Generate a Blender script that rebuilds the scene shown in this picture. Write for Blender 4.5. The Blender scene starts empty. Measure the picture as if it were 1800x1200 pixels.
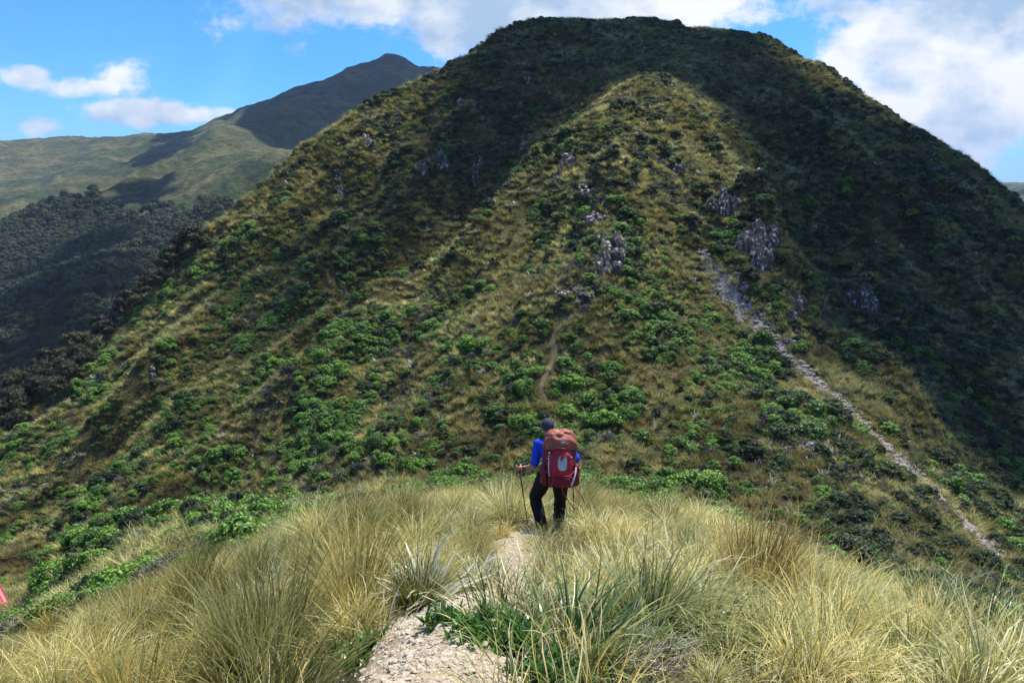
import bpy, bmesh, math, random
import numpy as np
from mathutils import Vector, Matrix, Euler

C = bpy.context.scene
COL = C.collection
rad = math.radians

# ---------------------------------------------------------------- camera
PITCH = rad(11.3)
FOC = 1400.0 / 1800.0
cam_d = bpy.data.cameras.new('camera')
cam_d.sensor_width = 36.0
cam_d.lens = 36.0 * FOC
cam_d.clip_start = 0.05
cam_d.clip_end = 30000
cam = bpy.data.objects.new('camera', cam_d)
cam.location = (0, 0, 0)
cam.rotation_euler = (rad(90) - PITCH, 0, 0)
COL.objects.link(cam)
C.camera = cam

# ---------------------------------------------------------------- light
SUN_AZ, SUN_EL = rad(34), rad(63)
SUN = Vector((math.sin(SUN_AZ) * math.cos(SUN_EL), math.cos(SUN_AZ) * math.cos(SUN_EL), math.sin(SUN_EL)))
sun_d = bpy.data.lights.new('sun', 'SUN')
sun_d.energy = 5.0
sun_d.angle = rad(0.5)
sun_d.color = (1.0, 0.955, 0.88)
sun = bpy.data.objects.new('sun', sun_d)
sun.rotation_euler = (-SUN).to_track_quat('-Z', 'Y').to_euler()
COL.objects.link(sun)
C.view_settings.view_transform = 'Standard'
C.view_settings.look = 'None'
C.view_settings.exposure = 0.58
C.view_settings.gamma = 1.0

def build_world():
    w = bpy.data.worlds.new('World'); C.world = w; w.use_nodes = True
    nt = w.node_tree; N = nt.nodes; L = nt.links
    N.clear()
    out = N.new('ShaderNodeOutputWorld'); bg = N.new('ShaderNodeBackground')
    sky = N.new('ShaderNodeTexSky'); sky.sky_type = 'NISHITA'; sky.sun_disc = False
    sky.sun_elevation = SUN_EL; sky.sun_rotation = SUN_AZ
    sky.altitude = 1000; sky.air_density = 1.0; sky.dust_density = 0.3; sky.ozone_density = 2.0
    bg.inputs['Strength'].default_value = 0.09
    L.new(bg.outputs[0], out.inputs[0])
    tc = N.new('ShaderNodeTexCoord')
    sep = N.new('ShaderNodeSeparateXYZ'); L.new(tc.outputs['Generated'], sep.inputs[0])
    def m(op, a, b=None, c=None, clamp=False):
        n = N.new('ShaderNodeMath'); n.operation = op; n.use_clamp = clamp
        for i, v in enumerate((a, b, c)):
            if v is None: continue
            if isinstance(v, (int, float)): n.inputs[i].default_value = v
            else: L.new(v, n.inputs[i])
        return n.outputs[0]
    yy = m('MAXIMUM', m('ABSOLUTE', sep.outputs['Y']), 0.05)
    gx = m('DIVIDE', sep.outputs['X'], yy); gz = m('DIVIDE', sep.outputs['Z'], yy)
    cmb = N.new('ShaderNodeCombineXYZ')
    L.new(gx, cmb.inputs[0]); L.new(m('MULTIPLY', gz, 1.6), cmb.inputs[1]); L.new(sep.outputs['Y'], cmb.inputs[2])
    def noise(scale, det, rough=0.55, off=0.0, dist=0.0, lac=2.0):
        mp = N.new('ShaderNodeMapping'); L.new(cmb.outputs[0], mp.inputs[0])
        mp.inputs['Location'].default_value = (off, off * 0.7, off * 1.3)
        n = N.new('ShaderNodeTexNoise'); n.inputs['Scale'].default_value = scale
        n.inputs['Detail'].default_value = det; n.inputs['Roughness'].default_value = rough
        n.inputs['Distortion'].default_value = dist; n.inputs['Lacunarity'].default_value = lac
        L.new(mp.outputs[0], n.inputs['Vector']); return n.outputs['Fac']
    def gp(u, v):
        dx = (u - 900) / 1400; dy = (600 - v) / 1400
        Y = math.cos(PITCH) + dy * math.sin(PITCH); Z = -math.sin(PITCH) + dy * math.cos(PITCH)
        return dx / Y, Z / Y
    clouds = [(860, -25, 480, 105, 1.0), (1040, 0, 330, 70, 0.9), (1730, 110, 330, 200, 1.25), (1640, 240, 170, 70, 0.8),
              (1492, 100, 62, 50, 1.0), (50, 136, 62, 26, .62), (212, 128, 74, 36, .72), (170, 152, 130, 22, .50),
              (238, 196, 112, 28, .85), (62, 222, 62, 20, .55), (1780, 20, 200, 110, 1.0), (560, 10, 170, 30, .5),
              (1400, 150, 120, 40, .30), (760, 75, 150, 35, .35), (340, 200, 60, 12, .4)]
    M = None; T = None
    for (u, v, rx, ry, s) in clouds:
        cx, cz = gp(u, v)
        rx /= 1400.0; ry /= 1400.0
        ax = m('DIVIDE', m('SUBTRACT', gx, cx), rx); az = m('DIVIDE', m('SUBTRACT', gz, cz), ry)
        d = m('SQRT', m('ADD', m('MULTIPLY', ax, ax), m('MULTIPLY', az, az)))
        k = m('MULTIPLY', m('SUBTRACT', 1.0, d), s)
        k = m('MAXIMUM', k, -1.0)
        M = k if M is None else m('SMOOTH_MAX', M, k, 0.15)
    n1 = noise(6.5, 10, 0.58, 3.1, 0.0)
    n2 = noise(26.0, 8, 0.62, 9.1)
    nn = m('ADD', m('MULTIPLY', m('SUBTRACT', n1, 0.5), 1.9), m('MULTIPLY', m('SUBTRACT', n2, 0.5), 0.95))
    dens = m('ADD', M, nn)
    # unseen broken cloud added high in the sky, for a more neutral ambient light
    gen = m('SUBTRACT', noise(2.2, 8, 0.6, 17.0), 0.52)
    high = m('MULTIPLY', m('SUBTRACT', gz, 0.34, clamp=True), 6.0, clamp=True)
    dens2 = m('MULTIPLY', m('MULTIPLY', gen, 3.0), high)
    dens = m('MAXIMUM', dens, dens2)
    mr = N.new('ShaderNodeMapRange'); mr.interpolation_type = 'SMOOTHSTEP'
    mr.inputs['From Min'].default_value = -0.03; mr.inputs['From Max'].default_value = 0.42
    L.new(dens, mr.inputs['Value'])
    fac = m('MULTIPLY', mr.outputs[0], 0.97)
    # cloud shading painted in: grey-blue and white patches on a slow noise
    sh = noise(7.5, 8, 0.55, 23.0, 0.0)
    sr = N.new('ShaderNodeMapRange'); sr.inputs['From Min'].default_value = 0.36; sr.inputs['From Max'].default_value = 0.56
    L.new(sh, sr.inputs['Value'])
    mc = N.new('ShaderNodeMix'); mc.data_type = 'RGBA'
    L.new(sr.outputs[0], mc.inputs['Factor'])
    mc.inputs['A'].default_value = (3.3, 4.5, 6.1, 1); mc.inputs['B'].default_value = (7.9, 8.0, 8.1, 1)
    # the sky itself
    tint = N.new('ShaderNodeMix'); tint.data_type = 'RGBA'; tint.blend_type = 'MULTIPLY'
    tint.inputs['Factor'].default_value = 1.0
    L.new(sky.outputs[0], tint.inputs['A']); tint.inputs['B'].default_value = (0.32, 0.84, 1.66, 1)
    mix = N.new('ShaderNodeMix'); mix.data_type = 'RGBA'
    L.new(fac, mix.inputs['Factor']); L.new(tint.outputs['Result'], mix.inputs['A']); L.new(mc.outputs['Result'], mix.inputs['B'])
    L.new(mix.outputs['Result'], bg.inputs['Color'])
build_world()

# ---------------------------------------------------------------- helpers
def tag(o, label=None, cat=None, group=None, kind=None):
    if label: o['label'] = label
    if cat: o['category'] = cat
    if group: o['group'] = group
    if kind: o['kind'] = kind
    return o

def link(name, me, mat=None, parent=None, loc=None, rot=None, scale=None):
    o = bpy.data.objects.new(name, me); COL.objects.link(o)
    if mat is not None and me is not None:
        if not me.materials: me.materials.append(mat)
    if parent: o.parent = parent
    if loc is not None: o.location = loc
    if rot is not None: o.rotation_euler = rot
    if scale is not None: o.scale = scale if hasattr(scale, '__len__') else (scale,) * 3
    return o

def np_mesh(name, V, F, smooth=True, quads=True):
    me = bpy.data.meshes.new(name)
    V = np.asarray(V, dtype=np.float32); F = np.asarray(F, dtype=np.int32)
    k = F.shape[1]
    me.vertices.add(len(V)); me.vertices.foreach_set('co', V.ravel())
    me.loops.add(F.size); me.loops.foreach_set('vertex_index', F.ravel())
    me.polygons.add(len(F)); me.polygons.foreach_set('loop_start', np.arange(0, F.size, k, dtype=np.int32))
    me.polygons.foreach_set('use_smooth', np.full(len(F), smooth))
    me.update(calc_edges=True)
    me.validate()
    return me

def hash2(ix, iy, seed):
    h = (ix.astype(np.int64) * 374761393 + iy.astype(np.int64) * 668265263 + seed * 2246822519) & 0xFFFFFFFF
    h = ((h ^ (h >> 13)) * 1274126177) & 0xFFFFFFFF
    h = h ^ (h >> 16)
    return (h & 0xFFFFFF) / float(0xFFFFFF)

def vnoise(x, y, seed=0):
    x = np.asarray(x, float); y = np.asarray(y, float)
    x0 = np.floor(x); y0 = np.floor(y); fx = x - x0; fy = y - y0
    fx = fx * fx * fx * (fx * (fx * 6 - 15) + 10); fy = fy * fy * fy * (fy * (fy * 6 - 15) + 10)
    a = hash2(x0, y0, seed); b = hash2(x0 + 1, y0, seed); c = hash2(x0, y0 + 1, seed); d = hash2(x0 + 1, y0 + 1, seed)
    return (a + (b - a) * fx) * (1 - fy) + (c + (d - c) * fx) * fy      # 0..1

def fbm(x, y, seed=0, octv=4, gain=0.5):
    s = 0; a = 1; t = 0
    for i in range(octv):
        s = s + a * (vnoise(x, y, seed + i * 17) - 0.5) * 2; t += a; a *= gain; x = x * 2.03 + 11.3; y = y * 2.03 + 5.7
    return s / t

def ridged(x, y, seed=0, octv=3):
    s = 0; a = 1; t = 0
    for i in range(octv):
        s = s + a * (1 - np.abs(2 * vnoise(x, y, seed + i * 13) - 1)); t += a; a *= 0.5; x = x * 2.1 + 3.3; y = y * 1.9 + 7.7
    return s / t

def sstep(a, b, x):
    t = np.clip((x - a) / (b - a), 0, 1); return t * t * (3 - 2 * t)

# ---------------------------------------------------------------- pixel ray of the photograph (1800 x 1200)
def ray(u, v):
    dx = (u - 900) / 1400.0; dy = (600 - v) / 1400.0
    return np.array([dx, math.cos(PITCH) + dy * math.sin(PITCH), -math.sin(PITCH) + dy * math.cos(PITCH)])

def at(u, v, Y):
    d = ray(u, v); return d * (Y / d[1])

# ---------------------------------------------------------------- terrain function
# surveyed points: where a spot of the photo lies and how far off it stands (u, v, Y, height to take off for the plants on it)
FARP = [
    # saddle and the spur behind the walker
    (900, 835, 55, 0), (760, 850, 56, 0), (1050, 830, 53, 0), (950, 760, 59, 0), (1000, 700, 63, 0), (1000, 600, 70, 0),
    (1030, 500, 79, 0), (1060, 400, 90, 0), (1060, 330, 97, 0), (1090, 250, 112, 0), (1110, 190, 124, 0), (1090, 150, 135, 0),
    # left face
    (800, 750, 63, 0), (600, 820, 64, 0), (450, 900, 65, 0), (650, 650, 78, 0), (850, 550, 80, 0), (850, 380, 105, 0),
    (500, 620, 93, 0), (450, 760, 76, 0), (300, 860, 72, 0), (150, 960, 68, 0), (0, 1000, 66, 0), (0, 900, 77, 0), (250, 720, 90, 0),
    (100, 800, 86, 0), (0, 810, 92, 0), (120, 670, 108, 0), (240, 535, 124, 0), (350, 405, 142, 0), (480, 305, 155, 0), (560, 244, 166, 0),
    (660, 190, 176, 0), (760, 145, 186, 0), (810, 115, 192, 0), (860, 78, 205, 0), (910, 50, 218, 0), (960, 36, 228, 0), (1050, 33, 236, 0), (1150, 36, 240, 0),
    (400, 500, 122, 0), (600, 400, 130, 0), (700, 300, 142, 0), (850, 220, 152, 0), (950, 150, 165, 0), (1050, 90, 190, 0), (950, 260, 130, 0),
    # right of the crown
    (1250, 50, 238, 0), (1290, 60, 235, 0), (1330, 74, 232, 0), (1400, 98, 224, 0), (1450, 118, 216, 0), (1520, 160, 205, 0), (1600, 215, 192, 0), (1660, 255, 180, 0),
    (1715, 302, 168, 0), (1760, 345, 158, 0), (1800, 385, 150, 0), (1900, 470, 135, 0),
    (1200, 110, 185, 0), (1300, 200, 152, 0), (1250, 320, 106, 0), (1400, 300, 132, 0), (1500, 300, 146, 0), (1500, 450, 112, 0), (1650, 420, 132, 0),
    (1600, 600, 92, 0), (1700, 750, 76, 0), (1780, 600, 105, 0), (1800, 880, 62, 0), (1450, 560, 92, 0), (1900, 1000, 52, 0), (1900, 700, 92, 0),
    # the scree line and the green slope left of it
    (1235, 430, 87, 0), (1290, 520, 79, 0), (1370, 610, 71, 0), (1480, 710, 63, 0), (1580, 800, 57, 0), (1660, 880, 52, 0), (1750, 965, 46, 0),
    (1180, 600, 70, 0), (1200, 740, 58, 0), (1300, 700, 60, 0), (1400, 800, 52, 0), (1250, 850, 49, 0), (1400, 930, 43, 0), (1550, 900, 46, 0), (1650, 970, 41, 0), (1500, 990, 38, 0),
    (1340, 400, 88, 0),
    # gully left of the spur crest, its left flank close in, and the gully behind the crags
    (900, 330, 132, 0), (820, 430, 118, 0), (980, 240, 150, 0), (740, 500, 108, 0), (960, 420, 94, 0), (900, 490, 86, 0), (1000, 340, 103, 0), (1060, 200, 128, 0),
    (1420, 430, 122, 0), (1340, 250, 152, 0), (1300, 320, 111, 0), (1230, 380, 100, 0),
    # lee side, out of sight behind the skyline
    (240, 620, 150, 0), (350, 480, 178, 0), (480, 380, 195, 0), (560, 320, 205, 0), (660, 270, 220, 0), (760, 225, 235, 0), (810, 195, 245, 0), (860, 150, 255, 0), (910, 110, 265, 0), (1000, 90, 275, 0),
    (1330, 130, 280, 0), (1450, 200, 265, 0), (1520, 240, 255, 0), (1600, 300, 240, 0), (1660, 340, 228, 0), (1715, 380, 212, 0), (1780, 430, 200, 0),
    # hut bench at far left
    (0, 1085, 50, 0), (100, 1060, 50, 0), (220, 1010, 56, 0), (30, 1120, 38, 0), (-200, 1000, 60, 0), (-200, 860, 85, 0), (-200, 1100, 42, 0),
    (350, 980, 56, 0),
    # shaded wooded spur just behind the left skyline
    (0, 700, 150, 4), (110, 610, 172, 4), (200, 560, 190, 4), (-200, 820, 140, 4), (300, 470, 215, 6),
    # wooded valley side of the sunlit ridge
    (0, 640, 300, 6), (0, 520, 380, 8), (150, 520, 330, 8), (200, 420, 440, 8), (0, 440, 480, 8), (330, 430, 400, 5), (-300, 500, 400, 8), (-300, 700, 280, 8),
    (300, 380, 480, 0), (420, 360, 450, 0), (490, 292, 560, 0), (350, 300, 600, 0),
    (0, 388, 560, 0), (60, 345, 620, 0), (150, 312, 690, 0), (230, 292, 740, 0), (290, 266, 800, 0), (340, 240, 850, 0), (385, 215, 900, 0), (420, 206, 940, 0),
    (-200, 440, 500, 0),
    # ridge climbing right to the dark peak
    (445, 190, 1000, 0), (500, 181, 1080, 0), (545, 166, 1150, 0), (600, 132, 1270, 0), (650, 112, 1380, 0), (700, 93, 1480, 0), (745, 106, 1500, 0), (790, 115, 1500, 0), (850, 140, 1500, 0),
    (520, 250, 880, 0), (600, 200, 1000, 0), (560, 290, 760, 0), (700, 160, 1200, 0), (950, 200, 1400, 0),
    # the far rim at left
    (-200, 250, 1500, 0), (0, 245, 1550, 0), (90, 242, 1600, 0), (180, 234, 1650, 0), (240, 237, 1650, 0), (300, 224, 1600, 0), (370, 209, 1500, 0),
    (0, 300, 1250, 0), (0, 345, 1050, 0), (150, 290, 1250, 0), (280, 250, 1350, 0), (-200, 330, 1100, 0), (250, 268, 1200, 0),
    (330, 232, 1300, 0),
    (0, 470, 760, 0), (100, 425, 830, 0), (200, 372, 920, 0), (290, 335, 1020, 0), (-200, 520, 700, 0),
    # right: far forested range
    (1800, 345, 1000, 0), (1745, 330, 1100, 0), (1900, 352, 1000, 0), (1800, 430, 700, 0), (1650, 345, 1200, 0), (2000, 350, 900, 0),
    (1800, 400, 1500, 0), (1650, 390, 1500, 0), (1740, 302, 2450, 0), (1800, 304, 2400, 0), (1900, 306, 2400, 0), (1600, 305, 2500, 0), (2050, 306, 2300, 0),
]
HIDP = [  # x, y, z of ground the photo does not show
    (0, 35, -14.9), (-12, 36, -15.5), (14, 33, -16.5), (-25, 40, -20), (28, 36, -21.5), (40, 30, -24), (-32, 28, -21.5), (0, 25, -11.0), (-14, 24, -13.5), (14, 22, -13.5),
    (24, 20, -17), (-28, 18, -18), (0, 290, 44), (60, 300, 40), (-50, 260, 20), (120, 290, 10), (0, 380, 10), (100, 400, -30), (-100, 320, -30), (-110, 180, -55), (-70, 170, -33),
    (-140, 230, -85), (-160, 300, -110), (-60, 450, -60), (0, 600, -40), (200, 600, -80), (-150, 480, -60),
    (220, 180, -40), (260, 300, -60), (300, 500, -90), (120, 60, -60), (130, 110, -50), (160, 20, -90),
    (-400, 900, -20), (-500, 850, -25), (-350, 1000, 5), (-120, 1100, 40), (300, 1300, 0), (700, 900, -40), (-120, 60, -70), (-150, 110, -80),
    (-100, 10, -60), (0, 1900, 60), (-600, 2100, 60), (-1200, 1500, 40), (1100, 1000, -20),
]
NEARP = [  # foreground nose
    (750, 1200, 2.33, 0), (745, 1130, 2.75, 0), (740, 1075, 3.4, 0), (900, 1055, 4.4, 0), (915, 1020, 5.6, 0), (905, 965, 8.2, 0), (952, 937, 10.1, 0),
    (985, 912, 11.4, 0), (900, 868, 15.5, .5), (760, 880, 14, .5), (600, 885, 12.5, .5), (480, 945, 10, .5), (400, 1015, 8.5, .5), (300, 1125, 6.6, .4), (180, 1200, 5.8, .4), (40, 1260, 5.8, .4),
    (1100, 868, 14.5, .5), (1200, 880, 12.5, .5), (1330, 930, 10, .5), (1500, 975, 8, .6), (1650, 1010, 6.6, .6), (1800, 1040, 5.6, .6),
    (1000, 1150, 2.75, .15), (1200, 1150, 2.9, .2), (1500, 1170, 2.9, .3), (1800, 1180, 3.0, .4), (500, 1180, 3.1, .4), (1200, 1010, 5.8, .4), (1450, 1080, 4.4, .4), (600, 1010, 6.0, .4), (400, 1120, 4.6, .35),
    (60, 1140, 14, .3), (200, 1100, 16, .3), (0, 1160, 9, .3), (300, 1030, 24, .3),
]
NHID = [(0, 0, -1.6), (-2.5, 0, -2.0), (3, 0, -1.9), (0, -5, -0.6), (-6, -4, -2.2), (6, -4, -2.2), (0, -15, 1), (-15, -10, -5), (15, -10, -6), (-10, 3, -6.0), (10, 3, -5.8),
        (-18, 8, -12), (18, 8, -12), (9, 12, -8.8), (14, 16, -13), (8, 18, -10), (0, 19, -7.9), (-6, 19, -9), (-11, 16, -10.5), (0, 25, -11.0), (-14, 24, -14), (14, 22, -13.5), (-25, 20, -18), (24, 18, -17.5), (0, 35, -14.9), (-12, 36, -16.5), (14, 33, -16.5), (-28, 34, -21.5), (28, 30, -20.5)]

def tps_fit(P, v, lam):
    n = len(P); D = np.linalg.norm(P[:, None] - P[None], axis=2)
    K = np.where(D > 0, D * D * np.log(np.maximum(D, 1e-9)), 0) + lam * np.eye(n)
    A = np.zeros((n + 3, n + 3)); A[:n, :n] = K; A[:n, n] = 1; A[:n, n + 1:] = P; A[n, :n] = 1; A[n + 1:, :n] = P.T
    return np.linalg.solve(A, np.concatenate([v, np.zeros(3)]))
def tps_eval(P, w, Q):
    out = np.empty(len(Q))
    for s in range(0, len(Q), 20000):
        q = Q[s:s + 20000]
        D2 = ((q[:, None] - P[None]) ** 2).sum(2)
        out[s:s + 20000] = (0.5 * D2 * np.log(np.maximum(D2, 1e-18))) @ w[:len(P)] + w[len(P)] + q @ w[len(P) + 1:]
    return out

_pts = [at(u, v, Y) - np.array([0, 0, h]) for (u, v, Y, h) in FARP] + [np.array(p, float) for p in HIDP]
_pts = np.array(_pts)
_r = np.hypot(_pts[:, 0], _pts[:, 1])
FP = np.stack([np.arctan2(_pts[:, 0], _pts[:, 1]) * 1.6, np.log(_r)], 1)
FW = tps_fit(FP, _pts[:, 2] / _r, 1e-4)
_np = np.array([at(u, v, Y) - np.array([0, 0, h]) for (u, v, Y, h) in NEARP] + [np.array(p, float) for p in NHID])
NP_ = _np[:, :2] / 10.0
NW = tps_fit(NP_, _np[:, 2], 2e-3)

def base_h(x, y):
    x = np.asarray(x, float).ravel(); y = np.asarray(y, float).ravel()
    r = np.hypot(x, y); a = np.arctan2(x, y)
    ac = np.clip(a, -0.95, 0.95)
    k = sstep(21, 34, r)
    z = np.zeros_like(x)
    m = k < 1
    if m.any():
        xs = np.clip(x[m], -30, 30); ys = np.clip(y[m], -16, 40)
        z[m] = tps_eval(NP_, NW, np.stack([xs, ys], 1) / 10.0) * (1 - k[m])
    m = k > 0
    if m.any():
        rr = np.clip(r[m], 18, 2600)
        z[m] += tps_eval(FP, FW, np.stack([ac[m] * 1.6, np.log(rr)], 1)) * rr * k[m]
    return z

RIBS = []
DETAIL = []          # (x, y, radius, height) local knolls
def H(x, y):
    shp = np.shape(x)
    x = np.asarray(x, float).ravel(); y = np.asarray(y, float).ravel()
    z = base_h(x, y)
    r = np.hypot(x, y)
    # gullies and ribs down the hill's faces
    wx = fbm(x / 22, y / 22, 5, 3) * 5; wy = fbm(x / 22 + 9, y / 22, 6, 3) * 5
    q = (x + wx) * 0.73 - (y + wy) * 0.69; p = (x + wx) * 0.69 + (y + wy) * 0.73
    left = sstep(8, -12, x - (y - 60) * 0.16)
    g = (ridged(q / 15, p / 60, 21, 3) - 0.6) * 8.5 * left
    q2 = (x + wx) * 0.97 + (y + wy) * 0.24; p2 = -(x + wx) * 0.24 + (y + wy) * 0.97
    g = g + (ridged(q2 / 17, p2 / 55, 41, 3) - 0.6) * 7.0 * (1 - left)
    amp = sstep(58, 95, r) * sstep(900, 250, r)
    z = z + g * amp * (0.35 + 0.65 * sstep(0, 30, np.abs(x - (y - 60) * 0.16)))
    z = z + fbm(x / 6, y / 6, 61, 3) * 0.5 * sstep(30, 60, r)
    z = z - 1.0 * sstep(90, 150, r) * sstep(400, 250, r)
    # big relief of the far ranges
    ff = sstep(350, 900, r)
    wx = fbm(x / 160, y / 160, 71, 3) * 60
    z = z + (ridged((x + wx) / 120, (y - wx) / 300, 73, 4) - 0.66) * 30 * ff - 8 * ff
    z = z + (ridged((x + wx * .5) / 38, (y - wx * .3) / 90, 75, 3) - 0.6) * 9 * sstep(300, 600, r) * sstep(2300, 1500, r)
    # hummocks in the foreground
    z = z + fbm(x / 1.1, y / 1.1, 91, 3) * 0.07 * sstep(30, 12, r)
    for (ln_, hh, ww) in RIBS:
        d = np.full(x.shape, 1e9); e_ = np.zeros_like(x)
        n_ = len(ln_) - 1
        for i_, ((x1, y1), (x2, y2)) in enumerate(zip(ln_[:-1], ln_[1:])):
            L2 = (x2 - x1) ** 2 + (y2 - y1) ** 2; t_ = np.clip(((x - x1) * (x2 - x1) + (y - y1) * (y2 - y1)) / L2, 0, 1)
            q_ = np.hypot(x - x1 - t_ * (x2 - x1), y - y1 - t_ * (y2 - y1)); m_ = q_ < d; d = np.where(m_, q_, d); e_ = np.where(m_, (i_ + t_) / n_, e_)
        d = d * (1 + .5 * fbm(x / 9, y / 9, 97, 2)) ; e_ = np.minimum(sstep(0, .2, e_), sstep(1, .8, e_))
        z = z + hh * e_ * (np.exp(-d / ww) - .35 * np.exp(-((d - 2.2 * ww) / ww) ** 2)) * (1 + .5 * fbm(x / 12, y / 12, 99, 2))
    for (cx, cy, rr, hh) in DETAIL:
        z = z + hh * np.exp(-((x - cx) ** 2 + (y - cy) ** 2) / (rr * rr))
    return z.reshape(shp)
def Hs(x, y): return float(H(np.array([x]), np.array([y]))[0])

def hit(u, v, r0=1.5, r1=2400, n=500):
    """first point of the terrain on the ray through photo pixel (u, v)"""
    d = ray(u, v); t = np.exp(np.linspace(math.log(r0), math.log(r1), n)) / d[1]
    z = H(d[0] * t, d[1] * t); dz = d[2] * t - z
    below = np.where(dz < 0)[0]
    if len(below) == 0 or below[0] == 0: return None
    i = below[0]; a, b = t[i - 1], t[i]
    tt = np.linspace(a, b, 40); dz = d[2] * tt - H(d[0] * tt, d[1] * tt)
    j = np.where(dz < 0)[0]; tt = tt[j[0]] if len(j) else b
    return np.array([d[0] * tt, d[1] * tt, Hs(d[0] * tt, d[1] * tt)])

def noise_node(N, L, vec, scale, det=4, rough=.55, dist=0):
    n = N.new('ShaderNodeTexNoise'); n.inputs['Scale'].default_value = scale; n.inputs['Detail'].default_value = det
    n.inputs['Roughness'].default_value = rough; n.inputs['Distortion'].default_value = dist
    if vec is not None: L.new(vec, n.inputs['Vector'])
    return n
def ramp(N, L, fac, stops):
    r = N.new('ShaderNodeValToRGB'); e = r.color_ramp.elements
    while len(e) < len(stops): e.new(0.5)
    for i, (p, c) in enumerate(stops):
        e[i].position = p; e[i].color = (*c, 1) if len(c) == 3 else c
    if fac is not None: L.new(fac, r.inputs[0])
    return r
def mixc(N, L, f, a, b, mode='MIX'):
    m = N.new('ShaderNodeMix'); m.data_type = 'RGBA'; m.blend_type = mode
    for k, v in (('Factor', f), ('A', a), ('B', b)):
        if isinstance(v, (int, float)): m.inputs[k].default_value = v
        elif isinstance(v, tuple): m.inputs[k].default_value = (*v, 1)
        else: L.new(v, m.inputs[k])
    return m.outputs['Result']
def new_mat(name, rough=0.9):
    m = bpy.data.materials.new(name); m.use_nodes = True
    nt = m.node_tree; b = nt.nodes['Principled BSDF']
    b.inputs['Roughness'].default_value = rough; b.inputs['Specular IOR Level'].default_value = 0.15
    return m, nt.nodes, nt.links, b
def maprange(N, L, v, a, b, c=0.0, d=1.0):
    n = N.new('ShaderNodeMapRange'); n.inputs['From Min'].default_value = a; n.inputs['From Max'].default_value = b
    n.inputs['To Min'].default_value = c; n.inputs['To Max'].default_value = d; L.new(v, n.inputs['Value']); return n.outputs[0]
def bump(N, L, b, h, strength, dist):
    n = N.new('ShaderNodeBump'); n.inputs['Strength'].default_value = strength; n.inputs['Distance'].default_value = dist
    L.new(h, n.inputs['Height']); L.new(n.outputs[0], b.inputs['Normal'])

def mat_hill():
    m, N, L, b = new_mat('hill_cover')
    g = N.new('ShaderNodeNewGeometry'); P = g.outputs['Position']
    a = noise_node(N, L, P, .09, 5, .6, .6); c = noise_node(N, L, P, .9, 5, .65); d = noise_node(N, L, P, 5, 3, .6)
    base = ramp(N, L, c.outputs['Fac'], [(.30, (.030, .028, .012)), (.45, (.085, .075, .024)), (.56, (.15, .13, .042)), (.68, (.22, .20, .08))]).outputs[0]
    grn = ramp(N, L, c.outputs['Fac'], [(.3, (.020, .030, .010)), (.6, (.07, .085, .022))]).outputs[0]
    col = mixc(N, L, maprange(N, L, a.outputs['Fac'], .44, .62), base, grn)
    col = mixc(N, L, .6, col, ramp(N, L, d.outputs['Fac'], [(.3, (.45, .45, .45)), (.7, (1.35, 1.35, 1.35))]).outputs[0], 'MULTIPLY')
    L.new(col, b.inputs['Base Color'])
    add = N.new('ShaderNodeMath'); add.operation = 'ADD'; L.new(c.outputs['Fac'], add.inputs[0]); L.new(d.outputs['Fac'], add.inputs[1])
    bump(N, L, b, add.outputs[0], .9, .6)
    return m
def mat_far():
    m, N, L, b = new_mat('distant_cover')
    g = N.new('ShaderNodeNewGeometry'); P = g.outputs['Position']
    a = noise_node(N, L, P, .012, 6, .6, 1.0); c = noise_node(N, L, P, .07, 7, .7); d = noise_node(N, L, P, .35, 4, .7)
    gold = ramp(N, L, c.outputs['Fac'], [(.32, (.040, .040, .016)), (.5, (.12, .115, .042)), (.68, (.21, .19, .085))]).outputs[0]
    grn = ramp(N, L, c.outputs['Fac'], [(.35, (.016, .030, .010)), (.65, (.06, .092, .028))]).outputs[0]
    col = mixc(N, L, maprange(N, L, a.outputs['Fac'], .40, .58), gold, grn)
    rk = noise_node(N, L, P, .03, 8, .75); 
    col = mixc(N, L, maprange(N, L, rk.outputs['Fac'], .62, .68), col, (.13, .115, .12))
    col = mixc(N, L, .7, col, ramp(N, L, d.outputs['Fac'], [(.3, (.5, .5, .5)), (.7, (1.4, 1.4, 1.4))]).outputs[0], 'MULTIPLY')
    L.new(col, b.inputs['Base Color'])
    bump(N, L, b, c.outputs['Fac'], .8, 14)
    return m
def mat_soil():
    m, N, L, b = new_mat('soil')
    g = N.new('ShaderNodeNewGeometry'); P = g.outputs['Position']
    a = noise_node(N, L, P, 3, 6, .65); c = noise_node(N, L, P, 26, 5, .7)
    col = ramp(N, L, a.outputs['Fac'], [(.3, (.035, .028, .014)), (.5, (.085, .07, .035)), (.7, (.17, .14, .075))]).outputs[0]
    L.new(mixc(N, L, .7, col, ramp(N, L, c.outputs['Fac'], [(.3, (.4, .4, .4)), (.7, (1.4, 1.4, 1.4))]).outputs[0], 'MULTIPLY'), b.inputs['Base Color'])
    bump(N, L, b, c.outputs['Fac'], .8, .05)
    return m

def polar_sheet(name, az, rs, mat, wrap=False):
    A, R = np.meshgrid(az, rs); X = np.sin(A) * R; Y = np.cos(A) * R
    Z = H(X, Y); nr, na = A.shape
    V = np.stack([X.ravel(), Y.ravel(), Z.ravel()], 1)
    i = np.arange(nr - 1)[:, None] * na + np.arange(na - 1)[None]
    F = np.stack([i, i + 1, i + na + 1, i + na], -1).reshape(-1, 4)[:, ::-1]
    return link(name, np_mesh(name, V, F), mat)

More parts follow.
